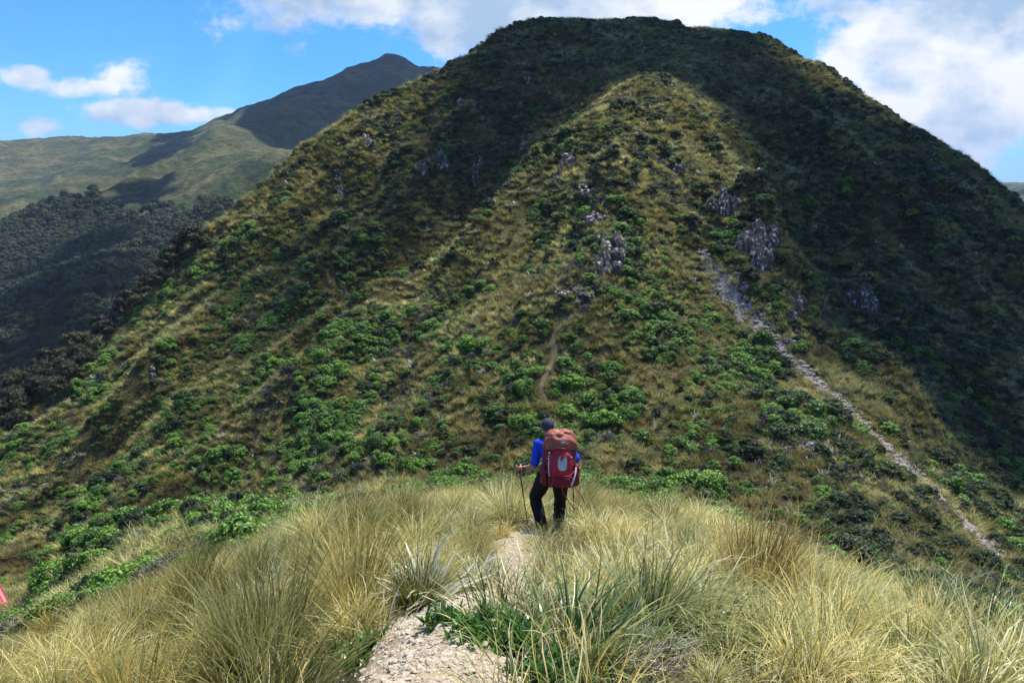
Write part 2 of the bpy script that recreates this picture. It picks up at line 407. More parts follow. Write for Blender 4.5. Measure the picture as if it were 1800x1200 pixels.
_R = [([(985, 650), (1010, 560), (1050, 480), (1075, 390), (1085, 300), (1100, 230), (1108, 170)], 3.6, 5.5),
      ([(1040, 235), (930, 330), (820, 440), (680, 550), (520, 690), (380, 830)], 4.2, 5.0),
      ([(900, 210), (760, 330), (600, 480), (430, 650), (230, 850)], 4.4, 5.0),
      ([(740, 190), (600, 320), (440, 480), (260, 680), (100, 850)], 4.0, 5.0),
      ([(1290, 140), (1460, 280), (1620, 430), (1780, 600)], 4.5, 6.0), ([(1340, 440), (1430, 560), (1560, 700), (1680, 830)], 3.2, 4.5)]
_rl = []
for _l_, _h, _w in _R:
    _q = [hit(u, v) for u, v in _l_]; _rl.append(([(p[0], p[1]) for p in _q if p is not None and 40 < math.hypot(p[0], p[1]) < 300], _h, _w))
RIBS.extend(_rl)
_p = at(1075, 352, 93); DETAIL.append((_p[0], _p[1] + 1, 4.5, 3.0))
_p = at(1330, 345, 92); DETAIL.append((_p[0], _p[1] + 3, 5.0, 5.0))
_p = at(1000, 235, 118); DETAIL.append((_p[0], _p[1], 7.0, 2.5))

AZ = np.concatenate([np.linspace(-math.pi, -0.85, 70, endpoint=False), np.linspace(-0.85, 0.85, 640), np.linspace(0.85, math.pi, 71)[1:]])
M_HILL = mat_hill(); M_FAR = mat_far(); M_SOIL = mat_soil()
tag(polar_sheet('ground', AZ, np.concatenate([[0.02], np.exp(np.linspace(math.log(.6), math.log(24), 150))]), M_SOIL), kind='structure')
tag(polar_sheet('hill', AZ, np.exp(np.linspace(math.log(24), math.log(300), 420)), M_HILL), kind='structure')
tag(polar_sheet('distant_hills', AZ, np.exp(np.linspace(math.log(300), math.log(9000), 420)), M_FAR), kind='structure')
# ---------------------------------------------------------------- mapping world -> photo pixel
def pix(x, y, z):
    f = y * math.cos(PITCH) - z * math.sin(PITCH); up = y * math.sin(PITCH) + z * math.cos(PITCH)
    f = np.where(np.abs(f) < 1e-6, 1e-6, f)
    return 900 + 1400 * x / f, 600 - 1400 * up / f, f
def in_poly(u, v, poly):
    u = np.asarray(u, float); v = np.asarray(v, float); ins = np.zeros(u.shape, bool); n = len(poly)
    for i in range(n):
        x1, y1 = poly[i]; x2, y2 = poly[(i + 1) % n]
        c = ((y1 > v) != (y2 > v)) & (u < (x2 - x1) * (v - y1) / ((y2 - y1) if y2 != y1 else 1e-9) + x1)
        ins ^= c
    return ins
def poly_dist(x, y, line):
    d = np.full(np.shape(x), 1e9)
    for (x1, y1), (x2, y2) in zip(line[:-1], line[1:]):
        L2 = (x2 - x1) ** 2 + (y2 - y1) ** 2
        t = np.clip(((x - x1) * (x2 - x1) + (y - y1) * (y2 - y1)) / L2, 0, 1)
        d = np.minimum(d, np.hypot(x - x1 - t * (x2 - x1), y - y1 - t * (y2 - y1)))
    return d

# ---------------------------------------------------------------- unseen clouds added overhead, shaped to cast the hill shadows
def ico(sub=2):
    bm = bmesh.new(); bmesh.ops.create_icosphere(bm, subdivisions=sub, radius=1)
    V = np.array([v.co[:] for v in bm.verts]); F = np.array([[v.index for v in f.verts] for f in bm.faces]); bm.free(); return V, F
ICO2 = ico(2); ICO3 = ico(3); ICO1 = ico(1)
M_CLOUD, _N, _L, _b = new_mat('shade_cloud_white'); _b.inputs['Base Color'].default_value = (.9, .9, .92, 1)
def cloud(polys, step, r0, r1, azr, alt, rl, seed, thr=-0.45, fs=None):
    rs = np.random.RandomState(seed)
    xs = np.arange(math.sin(azr[0]) * r1, math.sin(azr[1]) * r1 + step, step)
    ys = np.arange(r0 * .7, r1, step)
    X, Y = np.meshgrid(xs, ys); X = X.ravel() + rs.uniform(-.3, .3, X.size) * step; Y = Y.ravel() + rs.uniform(-.3, .3, Y.size) * step
    r = np.hypot(X, Y); k = (r > r0) & (r < r1); X, Y = X[k], Y[k]
    Z = H(X, Y); u, v, f = pix(X, Y, Z)
    k = np.zeros(len(X), bool); wob = 1 / max(1.0, r0 / 150); u = u + 48 * wob * fbm(X / (step * 3), Y / (step * 3), seed + 40, 3); v = v + 40 * wob * fbm(X / (step * 3), Y / (step * 3), seed + 50, 3)
    for p in polys: k |= in_poly(u, v, p)
    fs = fs or step * 3
    k &= fbm(X / fs, Y / fs, seed, 3) > thr
    X, Y, Z = X[k], Y[k], Z[k]
    t = (alt - Z) / SUN.z
    cx = X + SUN.x * t; cy = Y + SUN.y * t  # each lump sits up-sun of a spot meant to be shaded
    BV, BF = ICO2; VV = []; FF = []; o = 0
    for i in range(len(X)):
        R = rl * rs.uniform(.75, 1.2)
        jit = 1 + rs.uniform(-.12, .12, (len(BV), 1))
        VV.append(BV * jit * np.array([R, R, R * .55]) + np.array([cx[i], cy[i], alt + rs.uniform(0, rl * .8)]))
        FF.append(BF + o); o += len(BV)
    if not VV: return
    o = link('cloud', np_mesh('cloud', np.concatenate(VV), np.concatenate(FF)), M_CLOUD)  # opaque lumps out of frame, added for the shadow they cast
    tag(o, kind='structure')
PA = [(860, 75), (960, 15), (1300, 40), (1840, 380), (1840, 1010), (1765, 985), (1670, 850), (1540, 740), (1420, 620), (1375, 470), (1385, 330), (1330, 280), (1240, 190), (1130, 130), (1060, 140), (990, 190), (930, 260), (860, 310), (800, 330), (780, 250), (810, 160)]  # outline of the shade wanted on the crown and right flank
PC = [(800, 150), (820, 330), (900, 310), (860, 360), (800, 390), (700, 440), (640, 360), (720, 250)]
PB = [(250, 680), (400, 520), (470, 430), (620, 330), (700, 400), (640, 500), (520, 600), (420, 640), (330, 760), (230, 800)]
cloud([PA], 8, 80, 290, (-.8, .8), 1500, 8.2, 3, -.66, 26)
cloud([PC], 7.5, 80, 260, (-.8, .3), 1500, 4.4, 4, -.12, 18)
cloud([PB], 7, 80, 210, (-.8, .1), 1500, 3.6, 5, -.06, 14)
cloud([[(-400, 400), (60, 420), (215, 425), (400, 470), (300, 520), (150, 700), (0, 900), (-400, 900)]], 14, 120, 640, (-.9, -.3), 1500, 9, 8, -.02, 60)
cloud([[(462, 180), (700, 60), (850, 100), (850, 200), (525, 300)]], 40, 700, 2000, (-.5, .1), 950, 50, 9, -.8)
cloud([[(372, 206), (300, 228), (240, 290), (325, 258)]], 30, 1000, 1900, (-.5, -.2), 950, 22, 10, -.9)
cloud([[(1700, 280), (1900, 310), (1900, 480), (1760, 350)]], 45, 400, 2500, (.4, .8), 950, 42, 11, -.9)
cloud([[(180, 290), (300, 300), (330, 400), (150, 400)]], 30, 450, 900, (-.7, -.3), 900, 18, 12, -.02, 60)

# ---------------------------------------------------------------- far air
def haze_box():
    bm = bmesh.new(); bmesh.ops.create_cube(bm, size=1)
    me = bpy.data.meshes.new('haze'); bm.to_mesh(me); bm.free()
    m = bpy.data.materials.new('haze_air'); m.use_nodes = True; N = m.node_tree.nodes; N.clear()
    o = N.new('ShaderNodeOutputMaterial'); v = N.new('ShaderNodeVolumePrincipled')
    v.inputs['Density'].default_value = HAZE; v.inputs['Color'].default_value = (.62, .78, 1, 1)
    v.inputs['Anisotropy'].default_value = 0.0
    m.node_tree.links.new(v.outputs[0], o.inputs['Volume'])
    h = link('haze', me, m, loc=(0, 0, (ZTOP + ZBOT) / 2), scale=(19000, 19000, ZTOP - ZBOT)); tag(h, kind='stuff')

# ---------------------------------------------------------------- leaf, grass and rock materials
def attr(N, name):
    a = N.new('ShaderNodeAttribute'); a.attribute_name = name; return a
def mat_leafy(name, stops, trans=.3, rough=.6, hue=.0, tipstops=None, spec=.25, objvar=.35):
    """stops: colours along the per-leaf random 'tint'"""
    m, N, L, b = new_mat(name, rough); b.inputs['Specular IOR Level'].default_value = spec
    col = ramp(N, L, attr(N, 'tint').outputs['Fac'], stops).outputs[0]
    if tipstops:
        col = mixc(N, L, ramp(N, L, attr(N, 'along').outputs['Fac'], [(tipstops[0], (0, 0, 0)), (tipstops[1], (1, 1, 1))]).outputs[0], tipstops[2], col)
    oi = N.new('ShaderNodeObjectInfo')
    v = ramp(N, L, oi.outputs['Random'], [(0, (1 - objvar, 1 - objvar * 1.05, 1 - objvar * .8)), (.5, (1, 1, 1)), (1, (1 + objvar * 1.1, 1 + objvar * .75, 1 + objvar * .3))]).outputs[0]
    col = mixc(N, L, 1.0, col, v, 'MULTIPLY')
    if name in ('straw_tussock', 'olive_tussock'):
        col = mixc(N, L, 1.0, col, ramp(N, L, oi.outputs['Random'], [(0, (.62, .70, .50)), (.28, (.80, .88, .72)), (.5, (1, 1, 1)), (.8, (1.05, 1.0, .92)), (1, (.90, .82, .62))]).outputs[0], 'MULTIPLY')
    if name == 'hill_tussock':
        g = N.new('ShaderNodeNewGeometry'); q = noise_node(N, L, g.outputs['Position'], .11, 4, .65, .8)
        col = mixc(N, L, 1.0, col, ramp(N, L, q.outputs['Fac'], [(.34, (.45, .41, .32)), (.47, (.82, .82, .66)), (.58, (1.15, 1.18, 1.10)), (.68, (1.5, 1.55, 1.65))]).outputs[0], 'MULTIPLY')
    L.new(col, b.inputs['Base Color'])
    t = N.new('ShaderNodeBsdfTranslucent'); L.new(col, t.inputs['Color'])
    mx = N.new('ShaderNodeMixShader'); mx.inputs[0].default_value = trans
    L.new(b.outputs[0], mx.inputs[1]); L.new(t.outputs[0], mx.inputs[2])
    L.new(mx.outputs[0], N['Material Output'].inputs['Surface'])
    return m
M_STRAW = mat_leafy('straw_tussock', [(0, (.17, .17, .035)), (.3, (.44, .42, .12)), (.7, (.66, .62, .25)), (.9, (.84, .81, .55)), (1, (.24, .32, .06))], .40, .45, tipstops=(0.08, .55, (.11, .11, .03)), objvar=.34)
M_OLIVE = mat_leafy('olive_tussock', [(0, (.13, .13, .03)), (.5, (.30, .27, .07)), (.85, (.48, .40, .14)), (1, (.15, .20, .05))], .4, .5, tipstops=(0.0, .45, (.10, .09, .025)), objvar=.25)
M_HILLTUS = mat_leafy('hill_tussock', [(0, (.13, .125, .040)), (.5, (.30, .285, .095)), (.85, (.56, .53, .26)), (1, (.19, .26, .07))], .35, .6, objvar=.45)
M_STRAP = mat_leafy('green_strap_leaf', [(0, (.03, .075, .018)), (.5, (.08, .15, .03)), (.75, (.20, .26, .07)), (1, (.50, .46, .22))], .3, .35, objvar=.15, spec=.5)
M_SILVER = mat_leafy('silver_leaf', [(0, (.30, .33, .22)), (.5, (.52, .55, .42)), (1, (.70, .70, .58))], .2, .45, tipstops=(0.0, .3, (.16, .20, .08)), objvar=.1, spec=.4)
M_HERB = mat_leafy('green_herb', [(0, (.03, .085, .015)), (.5, (.065, .16, .025)), (1, (.14, .27, .045))], .3, .35, objvar=.2, spec=.5)
M_SHRUB = mat_leafy('shrub_leaf', [(0, (.036, .098, .008)), (.5, (.105, .25, .022)), (.85, (.20, .38, .045)), (1, (.30, .43, .10))], .22, .5, objvar=.45, spec=.35)
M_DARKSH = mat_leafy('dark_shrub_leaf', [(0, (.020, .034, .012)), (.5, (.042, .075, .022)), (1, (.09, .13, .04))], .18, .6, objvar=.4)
M_GREYSH = mat_leafy('grey_shrub_leaf', [(0, (.05, .045, .045)), (.5, (.11, .10, .095)), (.85, (.20, .185, .18)), (1, (.09, .12, .05))], .12, .8, objvar=.35)
M_FOREST = mat_leafy('forest_leaf', [(0, (.018, .032, .012)), (.5, (.045, .070, .024)), (1, (.095, .13, .045))], .15, .6, objvar=.45)
M_BELT = mat_leafy('belt_leaf', [(0, (.022, .024, .009)), (.5, (.050, .050, .017)), (1, (.10, .092, .032))], .2, .6, objvar=.4)
M_DEAD, _N, _L, _b = new_mat('bleached_wood', .8)
_n = noise_node(_N, _L, None, 30, 4); _L.new(ramp(_N, _L, _n.outputs['Fac'], [(.3, (.28, .25, .22)), (.7, (.62, .58, .52))]).outputs[0], _b.inputs['Base Color'])
M_BARK, _N, _L, _b = new_mat('bark', .9)
_n = noise_node(_N, _L, None, 12, 4); _L.new(ramp(_N, _L, _n.outputs['Fac'], [(.3, (.06, .05, .04)), (.7, (.17, .14, .12))]).outputs[0], _b.inputs['Base Color'])
def mat_rock(name, dark, mid, pale, s=1.0, thr=.56):
    m, N, L, b = new_mat(name, .85)
    g = N.new('ShaderNodeNewGeometry')
    mp = N.new('ShaderNodeMapping'); mp.inputs['Scale'].default_value = (1, 1, .35); L.new(g.outputs['Position'], mp.inputs[0])
    a = noise_node(N, L, mp.outputs[0], 2.2 * s, 6, .6); c = noise_node(N, L, mp.outputs[0], 2.6 * s if s == 1.0 else 7 * s, 4, .6)
    col = ramp(N, L, a.outputs['Fac'], [(.32, dark), (.5, mid), (.68, mid)]).outputs[0]
    col = mixc(N, L, maprange(N, L, c.outputs['Fac'], thr, thr + .07), col, pale)
    if name == 'path_gravel':
        e = noise_node(N, L, g.outputs['Position'], 2.6, 3, .6)
        col = mixc(N, L, maprange(N, L, e.outputs['Fac'], .50, .62, 0, .75), col, (.25, .165, .095))
    L.new(col, b.inputs['Base Color']); bump(N, L, b, a.outputs['Fac'], .6 if name == 'path_gravel' else 1.0, .25 / s)
    return m
M_ROCK = mat_rock('outcrop_rock', (.016, .014, .011), (.085, .075, .060), (.50, .47, .40))
M_SCREE = mat_rock('scree_stone', (.07, .06, .045), (.22, .19, .15), (.48, .44, .38), 1.5, .5)
M_GRAVEL = mat_rock('path_gravel', (.17, .115, .06), (.34, .265, .16), (.57, .49, .35), 22, .52)
M_TRAIL = mat_rock('trail_earth', (.07, .055, .035), (.13, .10, .065), (.22, .175, .12), 5, .56)
M_PEBBLE = mat_rock('pebble', (.34, .27, .185), (.46, .39, .28), (.64, .575, .44), 14, .55)

# ---------------------------------------------------------------- blade and leaf builders
def blades(n, h, r0, w, th0, curve, seed, wind=(0, 0), seg=5, hj=.35, droop=0.0, fold=0.0, dirs=None):
    """n arching leaves rooted in a disc r0; returns V, F, tint, along"""
    rs = np.random.RandomState(seed)
    phi = rs.uniform(0, 2 * math.pi, n) if dirs is None else rs.uniform(dirs[0], dirs[1], n)
    rr = r0 * np.sqrt(rs.uniform(0, 1, n)); bp = phi + rs.normal(0, .5, n)
    L = h * np.clip(rs.normal(1 - hj * .4, hj * .55, n), .25, 1.35)
    t0 = np.abs(rs.normal(th0 * .5, th0 * .55, n)) + th0 * .35 * rr / max(r0, 1e-6); cv = curve * rs.uniform(.3, 1.6, n)
    s = np.linspace(0, 1, seg + 1)
    th = t0[:, None] + cv[:, None] * s[None] ** 1.5
    ds = L[:, None] / seg
    hx = np.concatenate([np.zeros((n, 1)), np.cumsum(np.sin(th[:, :-1]) * ds, 1)], 1)
    hz = np.concatenate([np.zeros((n, 1)), np.cumsum(np.cos(th[:, :-1]) * ds, 1)], 1)
    tw = rs.normal(0, .35, n)[:, None] * s[None] ** 2
    ph = phi[:, None] + tw
    x = (rr * np.cos(bp))[:, None] + hx * np.cos(ph) + wind[0] * h * s[None] ** 2
    y = (rr * np.sin(bp))[:, None] + hx * np.sin(ph) + wind[1] * h * s[None] ** 2
    hz = np.maximum(hz, .01 * s[None])
    wd = w * rs.uniform(.5, 1.5, n)[:, None] * np.where(s < .25, .75 + s, 1.0 - (np.maximum(s - .25, 0) / .75) ** 1.6 * .85)[None] * .5
    fa = ph + math.pi / 2 + rs.normal(0, .5, n)[:, None]
    px, py = np.cos(fa) * wd, np.sin(fa) * wd
    A = np.stack([x - px, y - py, hz], -1); B = np.stack([x + px, y + py, hz], -1)
    V = np.stack([A, B], 2).reshape(-1, 3)
    k = seg + 1
    base = (np.arange(n) * k * 2)[:, None] + (np.arange(seg) * 2)[None]
    F = np.stack([base, base + 1, base + 3, base + 2], -1).reshape(-1, 4)
    tint = np.repeat(rs.uniform(0, 1, n), k * 2); along = np.tile(np.repeat(s, 2), n)
    return V, F, tint, along
def veg_mesh(name, parts, mat):
    V = []; F = []; T = []; A = []; o = 0
    for p in parts:
        V.append(p[0]); F.append(p[1] + o); T.append(p[2]); A.append(p[3]); o += len(p[0])
    V = np.concatenate(V); F = np.concatenate(F); me = bpy.data.meshes.new(name)
    me.vertices.add(len(V)); me.vertices.foreach_set('co', V.astype(np.float32).ravel())
    me.loops.add(F.size); me.loops.foreach_set('vertex_index', F.astype(np.int32).ravel())
    me.polygons.add(len(F)); me.polygons.foreach_set('loop_start', np.arange(0, F.size, F.shape[1], dtype=np.int32))
    me.update(calc_edges=True)
    for nm, d in (('tint', np.concatenate(T)), ('along', np.concatenate(A))):
        a = me.attributes.new(nm, 'FLOAT', 'POINT'); a.data.foreach_set('value', d.astype(np.float32))
    me.materials.append(mat)
    return me
def leaf_ball(rs, c, R, n, size, up=-.35, squash=1.0):
    """leaf-sized faces over a lobe of foliage"""
    d = rs.normal(0, 1, (n * 2, 3)); d /= np.linalg.norm(d, axis=1)[:, None]; d = d[d[:, 2] > up][:n]; n = len(d)
    p = c + d * np.array([R, R, R * squash]) * rs.uniform(.82, 1.08, (n, 1))
    nn = d + rs.normal(0, .45, (n, 3)); nn /= np.linalg.norm(nn, axis=1)[:, None]
    a = np.cross(nn, rs.normal(0, 1, (n, 3))); a /= np.linalg.norm(a, axis=1)[:, None]; b = np.cross(nn, a)
    sz = size * rs.uniform(.6, 1.3, (n, 1)); a = a * sz; b = b * sz * .6
    V = np.stack([p - a, p - b + nn * sz * .15, p + a, p + b + nn * sz * .15], 1).reshape(-1, 3)
    F = np.arange(n * 4).reshape(n, 4)
    return V, F, np.repeat(rs.uniform(0, 1, n), 4), np.ones(n * 4)
def lobes(rs, n, w, h, R, flat=.9):
    """centres of foliage lobes over a dome"""
    out = []
    for i in range(n):
        a = rs.uniform(0, 2 * math.pi); q = math.sqrt(rs.uniform(0, 1)); 
        out.append(((w * q * math.cos(a)), (w * q * math.sin(a) * .85), h * (math.sqrt(max(0, 1 - q * q * .92)) * flat + (1 - flat)) - R * .5 + rs.uniform(-.10, .06) * h, R * rs.uniform(.7, 1.35)))
    return out
def quad_ico(c, R, rs, squash=.8):
    V, F = ICO1; V = V * np.array([R, R, R * squash]) * (1 + rs.uniform(-.15, .15, (len(V), 1))) + c
    F = np.concatenate([F, F[:, 2:3]], 1)
    return V, F, np.full(len(V), .1), np.ones(len(V))
def shrub_mesh(name, seed, mat, w=.6, h=.75, n=26, R=.17, leaves=68, size=.039, core=True, flat=.9):
    rs = np.random.RandomState(seed); parts = []
    for (x, y, z, r) in lobes(rs, n, w - R * .6, h, R, flat):
        c = np.array([x, y, z]); parts.append(leaf_ball(rs, c, r, leaves, size))
        if core:
            V, F, T, A = quad_ico(c, r * .84, rs)
            parts.append((V, F, T, A))
    me = veg_mesh(name, parts, mat)
    return me
def fix_tris(me):
    bm = bmesh.new(); bm.from_mesh(me); bmesh.ops.dissolve_degenerate(bm, dist=1e-5, edges=bm.edges); bm.to_mesh(me); bm.free(); return me
def tube(path, rad_, n=6):
    """swept round bar through points with a radius each -> V, F(quads)"""
    P = np.array(path, float); k = len(P); V = []; T = np.gradient(P, axis=0)
    for i in range(k):
        t = T[i] / (np.linalg.norm(T[i]) + 1e-9); a = np.cross(t, [.3, .2, 1.0] if abs(t[2]) < .9 else [1, 0, 0]); a /= np.linalg.norm(a); b = np.cross(t, a)
        r = rad_[i] if hasattr(rad_, '__len__') else rad_
        for j in range(n):
            g = 2 * math.pi * j / n; V.append(P[i] + (a * math.cos(g) + b * math.sin(g)) * r)
    F = [[i * n + j, i * n + (j + 1) % n, (i + 1) * n + (j + 1) % n, (i + 1) * n + j] for i in range(k - 1) for j in range(n)]
    c0 = len(V); V.append(P[0]); V.append(P[-1])
    for j in range(0, n, 2):
        F.append([c0, (j + 2) % n, (j + 1) % n, j]); e = (k - 1) * n; F.append([c0 + 1, e + j, e + (j + 1) % n, e + (j + 2) % n])
    return np.array(V), np.array(F)
def join_vf(lst):
    V = []; F = []; o = 0
    for v, f in lst: V.append(v); F.append(np.asarray(f) + o); o += len(v)
    return np.concatenate(V), np.concatenate(F)
def twigs(rs, n, L, r, spread=1.0, upk=.7, seg=4, z0=0.0, r0=.05):
    out = []
    for i in range(n):
        a = rs.uniform(0, 6.28); p = np.array([rs.uniform(-r0, r0), rs.uniform(-r0, r0), z0]); d = np.array([math.cos(a) * spread, math.sin(a) * spread, upk * rs.uniform(.3, 1.3)]); d /= np.linalg.norm(d)
        l = L * rs.uniform(.5, 1.2) / seg; pts = [p]
        for s in range(seg):
            d = d + rs.normal(0, .22, 3); d /= np.linalg.norm(d); p = p + d * l; pts.append(p)
        out.append(tube(pts, np.linspace(r, r * .3, seg + 1) * rs.uniform(.6, 1.2), 4))
        if rs.rand() < .8:
            q = pts[2]; d2 = d + rs.normal(0, .6, 3); d2 /= np.linalg.norm(d2); out.append(tube([q, q + d2 * l, q + d2 * l * 1.9 + rs.normal(0, .05, 3) * L], [r * .6, r * .4, r * .15], 4))
    return join_vf(out)

# ---------------------------------------------------------------- scatter of a ground cover too dense to count
def scatter(name, variants, P, RZ, SC, IDX, tilt=None, kind='stuff'):
    me = bpy.data.meshes.new(name); me.vertices.add(len(P)); me.vertices.foreach_set('co', np.asarray(P, np.float32).ravel())
    R = np.zeros((len(P), 3), np.float32); R[:, 2] = RZ
    if tilt is not None: R[:, :2] = tilt
    a = me.attributes.new('rot', 'FLOAT_VECTOR', 'POINT'); a.data.foreach_set('vector', R.ravel())
    S = np.asarray(SC, np.float32)
    if S.ndim == 1: S = np.repeat(S[:, None], 3, 1)
    a = me.attributes.new('scl', 'FLOAT_VECTOR', 'POINT'); a.data.foreach_set('vector', S.ravel())
    a = me.attributes.new('idx', 'INT', 'POINT'); a.data.foreach_set('value', np.asarray(IDX, np.int32))
    o = link(name, me); tag(o, kind=kind)
    g = bpy.data.node_groups.new(name, 'GeometryNodeTree')
    g.interface.new_socket('Geometry', in_out='INPUT', socket_type='NodeSocketGeometry')
    g.interface.new_socket('Geometry', in_out='OUTPUT', socket_type='NodeSocketGeometry')
    N = g.nodes; L = g.links; gi = N.new('NodeGroupInput'); go = N.new('NodeGroupOutput'); J = N.new('GeometryNodeJoinGeometry')
    def na(nm, t):
        n = N.new('GeometryNodeInputNamedAttribute'); n.data_type = t; n.inputs['Name'].default_value = nm
        return [s for s in n.outputs if s.name == 'Attribute' and s.enabled][0]
    rot = na('rot', 'FLOAT_VECTOR'); scl = na('scl', 'FLOAT_VECTOR'); idx = na('idx', 'INT')
    for i, vo in enumerate(variants):
        oi = N.new('GeometryNodeObjectInfo'); oi.transform_space = 'ORIGINAL'; oi.inputs['Object'].default_value = vo
        c = N.new('FunctionNodeCompare'); c.data_type = 'INT'; c.operation = 'EQUAL'
        ins = [s for s in c.inputs if s.enabled]; L.new(idx, ins[0]); ins[1].default_value = i
        ip = N.new('GeometryNodeInstanceOnPoints'); L.new(gi.outputs[0], ip.inputs['Points']); L.new(c.outputs[0], ip.inputs['Selection'])
        L.new(oi.outputs['Geometry'], ip.inputs['Instance']); L.new(rot, ip.inputs['Rotation']); L.new(scl, ip.inputs['Scale'])
        L.new(ip.outputs[0], J.inputs[0])
    L.new(J.outputs[0], go.inputs[0])
    md = o.modifiers.new('scatter', 'NODES'); md.node_group = g
    return o
# ---------------------------------------------------------------- paths and scree
xy = lambda L_: [(p[0], p[1]) for p in L_]
def hits(pl): return [h for h in (hit(u, v) for u, v in pl) if h is not None]
def smooth_line(P, n=12):
    P = np.array(P); out = []
    for i in range(len(P) - 1):
        p0 = P[max(i - 1, 0)]; p1 = P[i]; p2 = P[i + 1]; p3 = P[min(i + 2, len(P) - 1)]
        for k in range(n):
            t = k / n; out.append(.5 * ((2 * p1) + (-p0 + p2) * t + (2 * p0 - 5 * p1 + 4 * p2 - p3) * t * t + (-p0 + 3 * p1 - 3 * p2 + p3) * t ** 3))
    out.append(P[-1]); return np.array(out)
def strip(name, line, w, mat, lift, nx=9, seed=0, dish=0.0, rag=.35, kind='structure'):
    ln = smooth_line([(p[0], p[1]) for p in line]); T = np.gradient(ln, axis=0); T /= np.linalg.norm(T, axis=1)[:, None] + 1e-9
    Nn = np.stack([-T[:, 1], T[:, 0]], 1); k = len(ln)
    W = np.interp(np.linspace(0, 1, k), np.linspace(0, 1, len(w)), w) * .5
    s = np.linspace(-1, 1, nx); idx = np.arange(k)
    wl = W * (1 + rag * fbm(idx / 2.3, idx * 0 + 1, seed, 3) * 2); wr = W * (1 + rag * fbm(idx / 2.3, idx * 0 + 9, seed + 3, 3) * 2)
    off = np.where(s[None] < 0, s[None] * wl[:, None], s[None] * wr[:, None])
    X = ln[:, :1] + Nn[:, :1] * off; Y = ln[:, 1:] + Nn[:, 1:] * off
    Z = H(X, Y) + lift + dish * (np.abs(s)[None] ** 2)
    Z[:, 0] -= lift * 1.8; Z[:, -1] -= lift * 1.8
    i = np.arange(k - 1)[:, None] * nx + np.arange(nx - 1)[None]
    F = np.stack([i, i + 1, i + nx + 1, i + nx], -1).reshape(-1, 4)
    o = link(name, np_mesh(name, np.stack([X.ravel(), Y.ravel(), Z.ravel()], 1), F), mat)
    # face up
    if o.data.polygons[0].normal.z < 0: o.data.flip_normals()
    return tag(o, kind=kind)
SCREE = hits([(1238, 445), (1262, 490), (1290, 525), (1330, 570), (1380, 620), (1440, 675), (1500, 730), (1560, 785), (1620, 845), (1680, 905), (1722, 945), (1752, 985)])
strip('scree', SCREE, [.8, 2.8, 2.2, 1.2, .6, 1.1, .5, .8, .45, .7, .3, .3], M_SCREE, .05, 13, 3, rag=.45)
SCREE2 = hits([(1455, 640), (1500, 690), (1550, 745)])
TRAIL = hits([(960, 705), (952, 680), (960, 655), (976, 620), (970, 592), (985, 572), (1008, 556)])
_r = np.random.RandomState(9); _l = smooth_line(xy(SCREE), 30); _n = 3200; _j = _r.randint(0, len(_l), _n); _w = np.interp(_j / len(_l), np.linspace(0, 1, 10), [1.0, 2.8, 2.4, 1.6, 1.3, 1.3, 1.1, 1.0, .9, .8])
_x = _l[_j, 0] + _r.standard_t(3, _n).clip(-3, 3) * .36 * _w; _y = _l[_j, 1] + _r.normal(0, .45, _n) * _w; _v = []
for _i in range(_n):
    _s = np.exp(_r.normal(math.log(.085), .65)).clip(.03, .42) * np.array([1, _r.uniform(.6, 1), _r.uniform(.4, .9)]); _v.append((ICO1[0] * _s * (1 + _r.uniform(-.3, .3, (len(ICO1[0]), 1))) + np.array([_x[_i], _y[_i], Hs(_x[_i], _y[_i]) + .02]), ICO1[1]))
_o = link('scree_stones', np_mesh('scree_stones', *join_vf(_v), smooth=False), M_SCREE); tag(_o, kind='stuff')
strip('path', TRAIL, [.3, .4, .6, .7, .5, .5, .3], M_TRAIL, .03, 5, 4, rag=.4)
TRAIL2 = hits([(1115, 228), (1140, 214), (1158, 200), (1172, 188)])
if len(TRAIL2) > 2: strip('path', TRAIL2, [.5, .7, .5], M_TRAIL, .08, 5, 5)
TRAIL3 = hits([(975, 500), (982, 470), (978, 445)])
if len(TRAIL3) > 2: strip('path', TRAIL3, [.4, .6, .4], M_TRAIL, .08, 5, 6)

